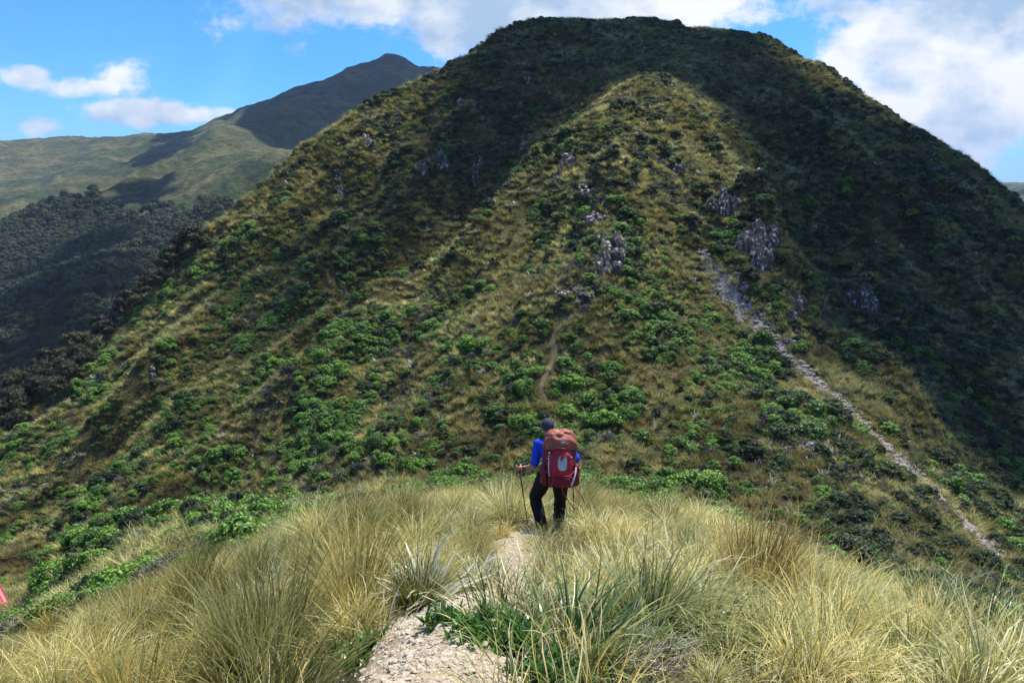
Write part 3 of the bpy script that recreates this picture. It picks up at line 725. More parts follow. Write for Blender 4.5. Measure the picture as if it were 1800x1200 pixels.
# ---------------------------------------------------------------- rock outcrops
def rock_mesh(seed, w, h, d, slabs, slope=.6):
    """a fluted, blocky outcrop bedded in the slope: one lumpy mass cut by upright cracks"""
    rs = np.random.RandomState(seed); V0, F0 = ICO5; out = []
    k = 2 if slabs < 9 else (5 if slabs < 15 else (9 if slabs < 30 else 15))
    for i in range(k):
        q = rs.uniform(-1, 1); yy = rs.uniform(-1, 1); cx = q * w * .42; cy = yy * d * .5
        sx = w * rs.uniform(.20, .34) / k ** .25; sh = h * rs.uniform(.24, .62) * (1 - .35 * abs(q)) * (1.25 if k < 9 else .85); sd = sx * rs.uniform(.6, 1.0)
        V = V0.copy(); V = np.sign(V) * np.abs(V) ** .8
        x, y, z = V[:, 0] * sx, V[:, 1] * sd, V[:, 2] * sh * .8
        f = 5.5 / w ** .6; u_ = np.arctan2(V[:, 0], -V[:, 1]) * sx
        cr = ridged(u_ * f + seed * 3.1, z * f * .28 + i * 7, seed, 3) ; fine = fbm(x * f * 1.6 + z, z * f * .7 + y, seed + 3, 2)
        blk = np.floor((z / sh + fbm(u_ * f * .6, z * 0, seed + 5, 2) * .5) * 4) / 4
        r = 1 + (cr - .62) * .75 + fine * .28 + (hash2(np.floor(u_ * f * 1.3), np.floor(blk * 4), seed) - .5) * .30
        x = x * r; y = y * r; z = z * (1 + (fbm(u_ * f * 1.2, u_ * 0, seed + 9, 2)) * .5) + fine * .1 * sh
        y = y + np.maximum(z, -.3 * sh) * .55
        out.append((np.stack([x + cx, y + cy, z + sh * .05 + (cy + d * .5) * slope], 1), F0))
    V, F = join_vf(out); return np_mesh('rock_outcrop', V, F, smooth=False)
ICO5 = ico(3)
ROCKS = [  # u, v (foot), width px, height px, slabs, label
    (1062, 480, 75, 80, 34, 'pale grey fluted rock face on the side of the small knoll below the trail'),
    (1052, 392, 42, 32, 16, 'grey rock cap on top of the small knoll on the spur'),
    (1338, 470, 80, 110, 36, 'tall dark crag above the top of the pale scree'),
    (1285, 365, 60, 62, 22, 'dark blocky crag left of and above the tall crag'),
    (1040, 345, 42, 26, 14, 'pale broken rocks lying on the spur crest just above the knoll'),
    (985, 325, 26, 44, 14, 'narrow dark rock rib with white streaks left of the spur crest'),
    (1005, 290, 26, 30, 10, 'small white streaked rock high on the left flank of the spur'),
    (940, 345, 26, 26, 10, 'small pale rock low in the row of rocks left of the spur'),
    (925, 268, 30, 34, 12, 'dark rock rib in the shaded gully left of the spur crest'),
    (822, 186, 30, 28, 12, 'dark rock standing under the left skyline in cloud shadow'),
    (928, 140, 26, 44, 10, 'dark rock rib high below the rounded summit'),
    (766, 290, 36, 42, 14, 'larger of the two leaning rocks on the upper left face'),
    (737, 300, 22, 26, 8, 'smaller pale rock just left of the leaning rock on the upper left face'),
    (640, 252, 30, 22, 8, 'pale rocks close under the left skyline'),
    (600, 345, 22, 34, 8, 'grey rock pinnacle on the left face below the skyline'),
    (838, 325, 20, 46, 10, 'thin upright rock blade with a white tip in the left gully'),
    (617, 415, 18, 26, 8, 'small dark rock in the shaded part of the left face'),
    (276, 605, 12, 18, 6, 'small pale rock beside the lower left skyline'),
    (258, 665, 20, 15, 6, 'narrow dark rock step low on the left skyline'),
    (908, 62, 20, 12, 6, 'right one of two tiny pale rocks near the summit left edge'),
    (884, 78, 16, 12, 6, 'left one of two tiny pale rocks near the summit left edge'),
    (1188, 302, 34, 24, 10, 'grey rocks among tussock between the knoll and the dark crags'),
    (1328, 304, 40, 18, 9, 'pale boulder pile on the edge of the cloud shadow'),
    (1270, 275, 24, 10, 6, 'low pale stones on the sunlit crest above the boulder pile'),
    (1525, 555, 56, 74, 16, 'dark shaded crag on the right flank'),
    (1400, 560, 34, 50, 12, 'dark crag at the foot of the tall crag right of the scree'),
    (1490, 400, 20, 26, 6, 'small dark rock high on the shaded right flank'),
    (1072, 778, 42, 30, 10, 'dark rock with pale edges right of the walker among tussocks'),
    (1405, 800, 58, 46, 12, 'dark rounded boulder with white top among green shrubs'),
    (1300, 906, 60, 34, 16, 'white lichened rocks just beyond the grassy brow on the right'),
    (1145, 470, 20, 14, 5, 'small grey stone on the green slope right of the knoll'),
    (1010, 520, 60, 16, 10, 'low broken ledge under the knoll beside the trail'),
]
ROCKPOS = []
for i, (u, v, wp, hp, sl, lab) in enumerate(ROCKS):
    p = hit(u, v)
    if p is None: continue
    k = math.hypot(p[0], p[1]) / 1400 * 1.02; w, h = wp * k, hp * k
    o = link('rock_outcrop', rock_mesh(100 + i, w, h * 1.0, h * .85, sl, (Hs(p[0], p[1] + h * .7) - p[2]) / (h * .7)), M_ROCK, loc=(p[0], p[1] + h * .35, p[2] - h * .04), rot=(0, 0, -math.atan2(p[0], p[1])))
    tag(o, lab, 'rock', 'rock outcrops on the hill'); ROCKPOS.append((p[0], p[1], w * .5))

# ---------------------------------------------------------------- shrubs and tussocks of the hill
src = {}
def holder(nm, me):
    o = bpy.data.objects.new(nm, me); src[nm] = o; return o
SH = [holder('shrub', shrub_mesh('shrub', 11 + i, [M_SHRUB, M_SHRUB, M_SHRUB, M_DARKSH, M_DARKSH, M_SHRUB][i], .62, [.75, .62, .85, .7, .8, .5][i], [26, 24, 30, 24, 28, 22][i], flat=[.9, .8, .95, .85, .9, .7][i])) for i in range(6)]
def grey_mesh(seed):
    rs = np.random.RandomState(seed); tw = twigs(rs, 46, .62, .012, 1.0, 1.1, 4, 0, .12); parts = [(tw[0], tw[1], np.repeat(.8, len(tw[0])), np.ones(len(tw[0])))]
    for (x, y, z, r) in lobes(rs, 12, .42, .55, .15):
        parts.append(leaf_ball(rs, np.array([x, y, z]), r, 34, .04))
    return veg_mesh('grey_shrub', parts, M_GREYSH)
GS = [holder('grey_shrub', grey_mesh(30 + i)) for i in range(3)]
HT = [holder('hill_tussock', veg_mesh('hill_tussock', [blades(70, .62, .10, .020, .55, 1.1, 50 + i, wind=(.15, .1), seg=3)], M_HILLTUS)) for i in range(4)]
HF = holder('spear_plant', veg_mesh('spear_plant', [blades(26, .55, .06, .05, .9, .7, 60, seg=3)], M_SILVER))

rs = np.random.RandomState(77)
def field(n, r0, r1, a0, a1):
    a = rs.uniform(a0, a1, n); r = np.sqrt(rs.uniform(r0 * r0, r1 * r1, n)); return np.sin(a) * r, np.cos(a) * r
X, Y = field(118000, 13, 262, -.74, .74)
Z = H(X, Y); U, V_, _f = pix(X, Y, Z)
clear = (poly_dist(X, Y, xy(SCREE)) > 1.2) & (poly_dist(X, Y, xy(TRAIL)) > .9)
for (a, b, c) in ROCKPOS: clear &= np.hypot(X - a, Y - b) > c * .8
hutp = at(0, 1075, 50); clear &= np.hypot(X - hutp[0] + 2.5, Y - hutp[1]) > 5.5
big = fbm(X / 16, Y / 16, 301, 3); med = fbm(X / 4.0, Y / 4.0, 307, 3)
dens = .66 + 1.3 * big + 1.3 * med
dens += .30 * in_poly(U, V_, [(0, 800), (300, 640), (640, 520), (850, 640), (760, 800), (500, 870), (150, 960), (0, 960)])
dens += .75 * in_poly(U, V_, [(1240, 640), (1330, 720), (1450, 760), (1560, 860), (1700, 960), (1500, 980), (1380, 860), (1230, 760), (1180, 680)])
dens += .35 * in_poly(U, V_, [(1020, 540), (1250, 520), (1300, 640), (1100, 640)])
dens -= .9 * in_poly(U, V_, [(820, 830), (1250, 830), (1180, 740), (1000, 700), (860, 740)]) * .6
dens -= .55 * in_poly(U, V_, [(640, 740), (840, 540), (900, 420), (960, 400), (900, 560), (760, 780)]) * .8
dens -= .12 * in_poly(U, V_, [(0, 960), (200, 980), (330, 960), (300, 1080), (0, 1200)])
dens += .35 * sstep(120, 180, np.hypot(X, Y))
dens -= .25 * in_poly(U, V_, [(960, 420), (1000, 360), (1200, 170), (1280, 300), (1200, 480), (1060, 560)])
dens = dens + .12
clear &= ~(in_poly(U, V_, [(-80, 1030), (75, 1030), (75, 1125), (-80, 1125)]) & (np.hypot(X, Y) < 52))
keep = clear & ((np.hypot(X, Y) > 24) | ((U < 340) & (V_ < 1150) & (np.hypot(X, Y) > 17) & (rs.rand(len(X)) < .6))) & (rs.uniform(0, 1, len(X)) < np.clip(dens, .04, .97)) 
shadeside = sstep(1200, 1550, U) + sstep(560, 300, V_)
BX, BY, BZ = X[keep], Y[keep], Z[keep]; BU, BV_ = U[keep], V_[keep]
nB = len(BX)
t = fbm(BX / 5, BY / 5, 311, 2) + rs.normal(0, .30, nB)
isgrey = t > .33
dk = rs.uniform(0, 1, nB) < (.15 + .62 * np.clip(shadeside[keep], 0, 1))  # dark leaves favoured on the shaded side, so shade is partly painted in
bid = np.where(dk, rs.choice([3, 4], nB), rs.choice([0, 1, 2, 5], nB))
bid = np.where(isgrey, 6 + rs.randint(0, 3, nB), bid)
bsc = (.55 + .85 * rs.rand(nB) ** 1.8) * (1 + .9 * np.clip(med[keep], -.4, 1)) * (1 - .25 * (np.hypot(BX, BY) < 26)) * np.where(isgrey, .85, 1.0) * .88
bsc3 = np.stack([bsc * rs.uniform(.9, 1.45, nB), bsc * rs.uniform(.9, 1.3, nB), bsc * rs.uniform(.8, 1.1, nB)], 1)
brz = rs.uniform(0, 6.28, nB)
BZ = BZ - .08
fdep = pix(BX, BY, BZ)[2]
vis = (BU > -20) & (BU < 1820) & (BV_ < 1190)
# is the shrub hidden behind a nearer brow? sample the sight line
def visible(x, y, z, k=26):
    ok = np.ones(len(x), bool)
    for s in np.linspace(.12, .97, k):
        ok &= H(x * s, y * s) < z * s + .0
    return ok
order = np.argsort(np.where(vis, fdep / bsc, 1e9))
cand = order[:2600]; vv = visible(BX[cand], BY[cand], BZ[cand] + .6)
top = cand[vv]
BV = SH + GS
def where_label(u, v):
    if v > 960 and u < 420: return 'in the grassy hollow at the lower left'
    if u < 820: return 'on the left slope below the grassy brow line'.replace('below the grassy brow line', 'of the hill')
    if u < 1180 : return 'on the foot of the spur behind the walker'
    return 'on the slope between the grassy brow and the scree'
looks = ['rounded bright green leathery shrub', 'rounded bright green leathery shrub', 'tall domed bright green shrub', 'dull dark green shrub', 'dull dark green shrub', 'low spreading green shrub', 'grey twiggy shrub', 'grey twiggy shrub', 'grey twiggy shrub']
used = np.zeros(nB, bool); cnt = {}
LIM = {'g': 300, 'd': 300, 'y': 300}
tot = 0
for i in top:
    kd = 'y' if bid[i] >= 6 else 'g'
    if cnt.get(kd, 0) >= (300 if kd == 'g' else 150): continue
    cnt[kd] = cnt.get(kd, 0) + 1; used[i] = True
    nm = 'grey_shrub' if kd == 'y' else 'shrub'
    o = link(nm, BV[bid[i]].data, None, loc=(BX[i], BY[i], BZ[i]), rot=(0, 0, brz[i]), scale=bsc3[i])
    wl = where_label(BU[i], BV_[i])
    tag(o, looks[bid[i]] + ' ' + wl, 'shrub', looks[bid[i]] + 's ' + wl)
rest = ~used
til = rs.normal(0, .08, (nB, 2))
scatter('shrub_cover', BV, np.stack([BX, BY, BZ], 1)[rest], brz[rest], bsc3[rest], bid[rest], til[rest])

X, Y = field(170000, 24, 262, -.74, .74)
r_ = np.hypot(X, Y); kk = rs.uniform(0, 1, len(X)) < np.clip(75 / r_, .25, 1) * (.8 + .5 * fbm(X / 9, Y / 9, 317, 3)); X, Y = X[kk], Y[kk]
kk = (poly_dist(X, Y, xy(SCREE)) > .75 * rs.rand(len(X))) & (poly_dist(X, Y, xy(TRAIL)) > .05 + .35 * rs.rand(len(X))); hx = np.hypot(X - hutp[0] + 2.5, Y - hutp[1]) > 4.4; X, Y = X[kk & hx], Y[kk & hx]
Z = H(X, Y) - .03; n = len(X); r_ = np.hypot(X, Y)
s_ = (.75 + .6 * rs.rand(n)) * np.clip(r_ / 75, 1, 2.0)
s3 = np.stack([s_ * 1.15, s_ * 1.15, s_ * np.clip(75 / r_, .72, 1)], 1)
scatter('hill_grass', HT + [HF], np.stack([X, Y, Z], 1), rs.uniform(0, 6.28, n), s3, np.where(rs.rand(n) < .03, 4, rs.randint(0, 4, n)))

# ---------------------------------------------------------------- woodland at the left
def crown_mesh(seed, mat, w=1, h=1.0, n=16, R=.38, leaves=70, size=.085):
    rs2 = np.random.RandomState(seed); parts = []
    for (x, y, z, r) in lobes(rs2, n, w - R * .5, h, R, .95):
        c = np.array([x, y, z + .1]); parts.append(leaf_ball(rs2, c, r, leaves, size, -.6, .85)); parts.append(quad_ico(c, r * .85, rs2))
    return veg_mesh('crown', parts, mat)
FC = [holder('crown', crown_mesh(80 + i, M_FOREST)) for i in range(4)]
a = rs.uniform(-.80, -.30, 17000); r = np.sqrt(rs.uniform(150 ** 2, 760 ** 2, 17000)); X, Y = np.sin(a) * r, np.cos(a) * r
Z = H(X, Y); U, V_, _f = pix(X, Y, Z)
edge = 395 + 25 * fbm(U / 60, V_ * 0 + .5, 401, 3) + np.where((U > 190) & (U < 330), 12, 0)
kk = (V_ > edge - 45 * rs.rand(len(X)) ** 2.5) & (V_ < 1000) & (r > 235)
X, Y, Z, r = X[kk], Y[kk], Z[kk], r[kk]; n = len(X)
s_ = 3.0 * rs.uniform(.65, 1.4, n)
scatter('forest', FC, np.stack([X, Y, Z + s_ * .3], 1), rs.uniform(0, 6.28, n), np.stack([s_, s_, s_ * 1.1], 1), rs.randint(0, 4, n))
# separate dark trees on the shaded spur behind the left skyline
TRM = [crown_mesh(90 + i, M_BELT, 1.0, 1.0, 18, .34, 90, .06) for i in range(3)]
def trunk_mesh(seed):
    rs2 = np.random.RandomState(seed); ls = [tube([(0, 0, -.5), (.03, .02, .4), (-.02, .05, .9), (.02, 0, 1.3)], [.10, .075, .06, .03], 7)]
    for i in range(5):
        g = rs2.uniform(0, 6.28); z = rs2.uniform(.5, 1); ls.append(tube([(0, 0, z), (math.cos(g) * .3, math.sin(g) * .3, z + .22), (math.cos(g) * .6, math.sin(g) * .6, z + .5)], [.04, .025, .01], 5))
    V, F = join_vf(ls); return np_mesh('trunk', V, F)
TKM = trunk_mesh(5); TKM.materials.append(M_BARK)
BELT = [(-60, 640), (100, 560), (240, 500), (330, 420), (360, 440), (240, 560), (120, 700), (0, 860), (-60, 900)]
a = rs.uniform(-.78, -.36, 5000); r = np.sqrt(rs.uniform(118 ** 2, 235 ** 2, 5000)); X, Y = np.sin(a) * r, np.cos(a) * r
Z = H(X, Y); U, V_, _f = pix(X, Y, Z); kk = in_poly(U, V_, BELT); X, Y, Z = X[kk], Y[kk], Z[kk]
vs = visible(X, Y, Z + 3.5); X, Y, Z = X[vs], Y[vs], Z[vs]
acc = []
for x, y, z in zip(X, Y, Z):
    if all((x - q[0]) ** 2 + (y - q[1]) ** 2 > 2.6 ** 2 for q in acc): acc.append((x, y, z))
    if len(acc) >= 170: break
for i, (x, y, z) in enumerate(acc):
    s = rs.uniform(1.8, 2.7)
    e = link('tree', None, loc=(x, y, z), rot=(0, 0, rs.uniform(0, 6.28)), scale=(s, s, s))
    tag(e, 'dark olive broadleaf tree in the shaded belt behind the left skyline', 'tree', 'dark trees behind the left skyline')
    link('trunk', TKM, None, e); link('crown', TRM[i % 3], None, e, loc=(0, 0, .75))
# ---------------------------------------------------------------- footpath in the foreground
PATHPX = [(745, 1260), (748, 1180), (745, 1125), (748, 1085), (800, 1060), (880, 1052), (908, 1030), (912, 1000), (900, 975), (905, 955), (940, 935)]
PATH = hits(PATHPX)
strip('path', PATH, [.64, .60, .54, .46, .40, .40, .40, .42, .55, .55, .4], M_GRAVEL, .012, 17, 21, dish=.004, rag=.12)
PXY = [(0.0 - .45, 1.0)] + xy(PATH)
rs = np.random.RandomState(5)
# loose pebbles on the path
PB_ = []
for i in range(5):
    V, F = ICO1; v = V * np.array([1, rs.uniform(.6, .95), rs.uniform(.22, .42)]) * (1 + rs.uniform(-.25, .25, (len(V), 1)))
    me = np_mesh('pebble', v, F, smooth=False); me.materials.append(M_PEBBLE); PB_.append(bpy.data.objects.new('pebble', me))
ln = smooth_line(xy(PATH), 20); n = 9000
j = rs.randint(0, len(ln), n); w_ = np.interp(j / len(ln), np.linspace(0, 1, 11), [.52, .50, .44, .36, .26, .26, .26, .28, .40, .42, .3])
px_ = ln[j, 0] + rs.standard_t(4, n).clip(-3, 3) * .34 * w_; py_ = ln[j, 1] + rs.normal(0, .35, n) * w_ + rs.uniform(-.1, .1, n)
sz = np.exp(rs.normal(math.log(.0070), .65, n)).clip(.003, .036)
scatter('gravel', PB_, np.stack([px_, py_, H(px_, py_) + .014 + sz * .1], 1), rs.uniform(0, 6.28, n), sz, rs.randint(0, 5, n), rs.normal(0, .3, (n, 2)))

# ---------------------------------------------------------------- tussocks
WND = (.16, .10)
TM = []
def tus(mat, seed, **k):
    n2 = k.pop('n'); 
    a = blades(int(n2 * .8), k['h'], k['r0'], k['w'], k['th0'], k['curve'], seed, wind=k.get('wind', WND), seg=6)
    b = blades(int(n2 * .2), k['h'] * .6, k['r0'] * 1.5, k['w'], 1.0, .9, seed + 500, wind=(0.05, 0), seg=4)
    return veg_mesh('tussock', [a, b], mat)
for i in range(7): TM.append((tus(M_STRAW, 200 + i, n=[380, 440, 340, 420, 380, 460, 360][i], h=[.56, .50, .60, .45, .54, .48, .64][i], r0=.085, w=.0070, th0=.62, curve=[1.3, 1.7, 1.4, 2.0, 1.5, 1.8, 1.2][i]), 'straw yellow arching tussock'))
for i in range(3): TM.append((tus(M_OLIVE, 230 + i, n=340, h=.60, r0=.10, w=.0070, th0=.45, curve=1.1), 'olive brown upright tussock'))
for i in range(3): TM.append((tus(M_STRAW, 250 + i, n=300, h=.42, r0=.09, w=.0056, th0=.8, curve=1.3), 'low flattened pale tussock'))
TSRC = [bpy.data.objects.new('tussock', m) for m, _ in TM]

HIK = hit(952, 936, 6)
def path_d(x, y): return poly_dist(x, y, PXY)
X, Y = field(16000, 2.0, 33, -.80, .80)
Z = H(X, Y); U, V_, _f = pix(X, Y, Z)
r_ = np.hypot(X, Y)
in_view = (V_ < 1420) & (r_ < 26) & ~((U < 400) & (r_ > 11.5) & (rs.rand(len(X)) < .72))
pd = path_d(X, Y)
ok = in_view & (pd > .30) & ~((pd < .42) & (r_ < 4))
ok &= ~((np.hypot(X - HIK[0], Y - HIK[1]) < .34))
for (a, b, c) in ROCKPOS: ok &= np.hypot(X - a, Y - b) > c
# keep the walker's sight line free of tall grass just in front of him
ok &= ~((np.abs(X - .1 - HIK[0] * Y / HIK[1]) < .42) & (Y < HIK[1] + .5) & (Y > HIK[1] - 2.8))
ok &= ~in_poly(U, V_, [(868, 955), (945, 955), (945, 1110), (865, 1110)])
KEEP = []
def spot(u, v): p = hit(u, v, 1.5, 60); return p
SP = dict(astelia=spot(755, 1062), bronze=spot(1330, 1062), strap1=spot(1010, 1150), strap2=spot(1720, 1150), strap3=spot(1255, 1145), litter=spot(1140, 1165), litter2=spot(1700, 1190),
          clump=spot(470, 1195), herb1=spot(860, 1130), herb2=spot(775, 1100), herb3=spot(955, 1205), spear2=spot(840, 1030), olive_l=spot(345, 1075))
for k_, rr in (('astelia', .36), ('bronze', .5), ('strap1', .52), ('strap2', .4), ('litter', .16), ('litter2', .3), ('herb1', .16), ('herb2', .1), ('herb3', .2), ('strap3', .25)):
    q = SP[k_]; ok &= np.hypot(X - q[0], Y - q[1]) > rr
X, Y, Z, U, V_, r_, pd = [q[ok] for q in (X, Y, Z, U, V_, r_, pd)]
acc = []; cell = {}
for i in range(len(X)):
    mind = .40 + .014 * r_[i]; c = (int(X[i] // .5), int(Y[i] // .5)); bad = False
    for dx in (-1, 0, 1):
        for dy in (-1, 0, 1):
            for j_ in cell.get((c[0] + dx, c[1] + dy), ()):
                if (X[i] - X[j_]) ** 2 + (Y[i] - Y[j_]) ** 2 < mind * mind: bad = True; break
            if bad: break
        if bad: break
    if not bad: cell.setdefault(c, []).append(i); acc.append(i)
acc = np.array(acc); X, Y, Z, U, V_, r_, pd = [q[acc] for q in (X, Y, Z, U, V_, r_, pd)]
n = len(X); kindn = fbm(X / 1.8, Y / 1.8, 501, 2)
tid = np.where(kindn > .08, rs.randint(7, 10, n), np.where((rs.rand(n) < .18), rs.randint(10, 13, n), rs.randint(0, 7, n)))
sc = rs.uniform(.70, 1.3, n) * (1 + .25 * fbm(X / 1.3, Y / 1.3, 511, 2))
sc *= np.where(pd < .5, .72, 1.0); sc *= np.where(in_poly(U, V_, [(850, 1050), (960, 1050), (960, 1170), (840, 1170)]), .45, 1.0)
sc *= np.where((r_ < 3.4), .68, 1.0)
sc *= np.where((r_ < 3.6) & (U > 840) & (U < 1300), .6, 1.0)
rz = rs.normal(0, .5, n)
vs = (U > -60) & (U < 1860)
o_ = np.argsort(np.where(vs, r_ / sc, 99))
indiv = o_[:300]
flag = np.ones(n, bool); flag[indiv] = False
def loc_label(x, y, p, u):
    r = math.hypot(x, y)
    if p < .62: return 'beside the bare dirt path'
    side = 'left' if x < np.interp(y, [q[1] for q in sorted(PXY, key=lambda q: q[1])], [q[0] for q in sorted(PXY, key=lambda q: q[1])]) else 'right'
    if r < 4.2: return 'nearest the camera, %s of the path' % side
    if r < 8: return 'in mid brow %s of the path' % side
    return 'on the far brow %s of the path' % side
for i in indiv:
    me, lk = TM[tid[i]]; wl = loc_label(X[i], Y[i], pd[i], U[i])
    o = link('tussock', me, None, loc=(X[i], Y[i], Z[i] - .02), rot=(0, 0, rz[i]), scale=sc[i])
    tag(o, lk + ' ' + wl, 'grass tussock', lk + ' ' + wl)
scatter('far_tussocks', TSRC, np.stack([X, Y, Z - .02], 1)[flag], rz[flag], sc[flag], tid[flag])
# short grass between the tussocks
SG = [bpy.data.objects.new('short_grass', veg_mesh('short_grass', [blades(60, .26, .13, .0045, .8, 1.0, 270 + i, wind=(.1, .05), seg=4)], [M_STRAW, M_OLIVE, M_STRAW][i])) for i in range(3)]
X, Y = field(6500, 1.9, 27, -.80, .80); Z = H(X, Y); U, V_, _f = pix(X, Y, Z); pd = path_d(X, Y)
kk = (V_ < 1380) & (pd > np.where(np.hypot(X, Y) < 3.6, .27, .20) + .08 * fbm(X / .4, Y / .4, 521, 2)); X, Y, Z = X[kk], Y[kk], Z[kk]; n = len(X)
scatter('short_grass_cover', SG, np.stack([X, Y, Z], 1), rs.uniform(0, 6.28, n), rs.uniform(.6, 1.3, n), rs.choice([0, 1, 2], n, p=[.45, .2, .35]))

# ---------------------------------------------------------------- single plants that stand out
def plant(name, key, parts, label, cat, loc=None, rot=0, scale=1.0):
    q = SP[key] if loc is None else loc
    if len(parts) == 1:
        o = link(name, parts[0][1], None, loc=(q[0], q[1], q[2] - .01), rot=(0, 0, rot), scale=scale)
    else:
        o = link(name, None, loc=(q[0], q[1], q[2] - .01), rot=(0, 0, rot), scale=scale)
        for pn, me in parts: link(pn, me, None, o)
    tag(o, label, cat); return o
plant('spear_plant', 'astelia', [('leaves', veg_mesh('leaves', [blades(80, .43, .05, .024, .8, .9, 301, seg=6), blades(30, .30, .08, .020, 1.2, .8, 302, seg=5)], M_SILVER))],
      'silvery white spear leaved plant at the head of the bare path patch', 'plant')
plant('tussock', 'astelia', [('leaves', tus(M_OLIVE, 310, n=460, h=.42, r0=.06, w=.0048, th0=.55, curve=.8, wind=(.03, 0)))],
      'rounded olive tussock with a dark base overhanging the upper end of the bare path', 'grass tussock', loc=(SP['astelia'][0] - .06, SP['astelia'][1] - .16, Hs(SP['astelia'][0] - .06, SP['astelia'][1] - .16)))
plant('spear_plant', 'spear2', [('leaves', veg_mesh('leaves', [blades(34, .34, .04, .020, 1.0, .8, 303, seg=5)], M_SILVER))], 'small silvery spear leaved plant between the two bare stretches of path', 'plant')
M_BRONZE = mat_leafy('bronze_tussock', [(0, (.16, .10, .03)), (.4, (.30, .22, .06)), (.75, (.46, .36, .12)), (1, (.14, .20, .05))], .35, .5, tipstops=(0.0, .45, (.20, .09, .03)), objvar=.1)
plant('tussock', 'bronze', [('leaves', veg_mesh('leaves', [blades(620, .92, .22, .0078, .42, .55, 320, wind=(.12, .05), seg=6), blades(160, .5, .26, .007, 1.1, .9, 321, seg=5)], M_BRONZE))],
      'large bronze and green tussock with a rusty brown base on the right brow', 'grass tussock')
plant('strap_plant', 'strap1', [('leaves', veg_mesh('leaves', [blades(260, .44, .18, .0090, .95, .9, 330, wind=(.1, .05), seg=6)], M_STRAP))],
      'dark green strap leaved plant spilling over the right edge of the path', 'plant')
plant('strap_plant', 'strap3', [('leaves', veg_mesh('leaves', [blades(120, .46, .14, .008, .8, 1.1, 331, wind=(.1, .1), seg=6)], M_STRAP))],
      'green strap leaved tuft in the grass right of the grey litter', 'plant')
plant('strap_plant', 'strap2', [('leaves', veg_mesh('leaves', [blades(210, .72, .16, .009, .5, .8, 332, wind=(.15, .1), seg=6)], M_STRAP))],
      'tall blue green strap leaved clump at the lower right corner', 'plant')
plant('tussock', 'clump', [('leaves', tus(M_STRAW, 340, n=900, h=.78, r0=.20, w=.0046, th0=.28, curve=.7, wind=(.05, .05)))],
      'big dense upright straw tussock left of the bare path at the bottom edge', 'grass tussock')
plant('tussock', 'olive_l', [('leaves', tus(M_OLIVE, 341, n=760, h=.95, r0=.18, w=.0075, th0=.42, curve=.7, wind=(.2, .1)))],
      'dark olive tussock on the left shoulder of the brow above the hollow', 'grass tussock')
def herb_mesh(seed, n, w):
    r2 = np.random.RandomState(seed); parts = []
    for i in range(n):
        a = r2.uniform(0, 6.28); q = w * math.sqrt(r2.rand()); V, F, T, A = blades(13, .085, .006, .017, .75, .7, seed * 50 + i, seg=3)
        V = V + np.array([q * math.cos(a), q * math.sin(a), r2.uniform(.0, .05)]); parts.append((V, F, T, A))
    return veg_mesh('leaves', parts, M_HERB)
for k_, n_, w_, lb in (('herb1', 44, .17, 'bright green leafy herb patch on the right bank of the bare path'), ('herb2', 16, .08, 'small green leafy herb hanging under the silvery plant'), ('herb3', 34, .17, 'glossy green leafy herbs at the bottom edge right of the path')):
    plant('herb', k_, [('leaves', herb_mesh(int(n_), n_, w_))], lb, 'plant')
for (u, v, n_, w_, lb) in ((875, 925, 26, .22, 'yellow green herb patch left of the walker beside the path'), (640, 1160, 20, .14, 'small green herbs under the big straw clump left of the path'), (575, 1090, 16, .12, 'green leaves among grey twigs left of the path')):
    q = hit(u, v, 1.5, 60); plant('herb', '', [('leaves', herb_mesh(int(u), n_, w_))], lb, 'plant', loc=q)
# dead litter and bleached branches
def litter(loc, seed, n, L, r, name, label, spread=1.0, up=.35, mat=None):
    r2 = np.random.RandomState(seed); V, F = twigs(r2, n, L, r, spread, up, 4, .02, L * .45)
    o = link(name, np_mesh(name, V, F), mat or M_DEAD, loc=(loc[0], loc[1], loc[2] + .01)); tag(o, label, 'dead branch'); return o
litter(SP['litter'], 1, 70, .22, .0035, 'dead_twigs', 'mat of grey dead twigs right of the strap leaved plant')
litter(SP['litter2'], 2, 60, .28, .0045, 'dead_twigs', 'tangle of bleached dead twigs at the lower right corner')
litter(hit(950, 925, 5), 3, 9, .42, .013, 'dead_branch', 'bleached white branch lying between the legs of the walker', 1.0, .5)
litter(hit(1010, 925, 5), 4, 10, .35, .010, 'dead_branch', 'bleached twigs in the grass right of the walker', 1.0, .5)
litter(hit(120, 1190, 3, 60), 5, 12, .38, .009, 'dead_branch', 'bare white branching twig at the bottom left corner', .8, .9)
litter(hit(495, 1035, 3, 60), 6, 22, .40, .010, 'dead_branch', 'grey dead branches lying in the grass on the left brow', 1.0, .4)
litter(hit(455, 930, 3, 60), 7, 14, .40, .010, 'dead_branch', 'pale dead twigs showing at the upper left brow edge', 1.0, .5)
# marker bushes in the hollow at the lower left
for k_, (u, v, me, s, lb) in enumerate([(28, 1128, GS[0].data, 1.35, 'large round grey bush with bare twigs at the left picture edge'), (105, 1122, GS[1].data, 1.1, 'smaller grey twiggy bush right of the large round grey bush'),
        (75, 1086, SH[0].data, 1.2, 'low green bush just behind the large round grey bush'), (118, 1088, SH[2].data, 1.0, 'bright green bush behind the smaller grey twiggy bush'), (208, 1046, SH[1].data, 1.5, 'dark edged green bush in the hollow beside pale grass'), (262, 1020, SH[5].data, 1.4, 'spreading green bush above the hollow under the brow')]):
    q = hit(u, v, 9, 90); o = link('grey_shrub' if k_ < 2 else 'shrub', me, None, loc=(q[0], q[1], q[2] - .05), rot=(0, 0, k_ * 1.3), scale=(s * 1.2, s * 1.2, s)); tag(o, lb, 'shrub')

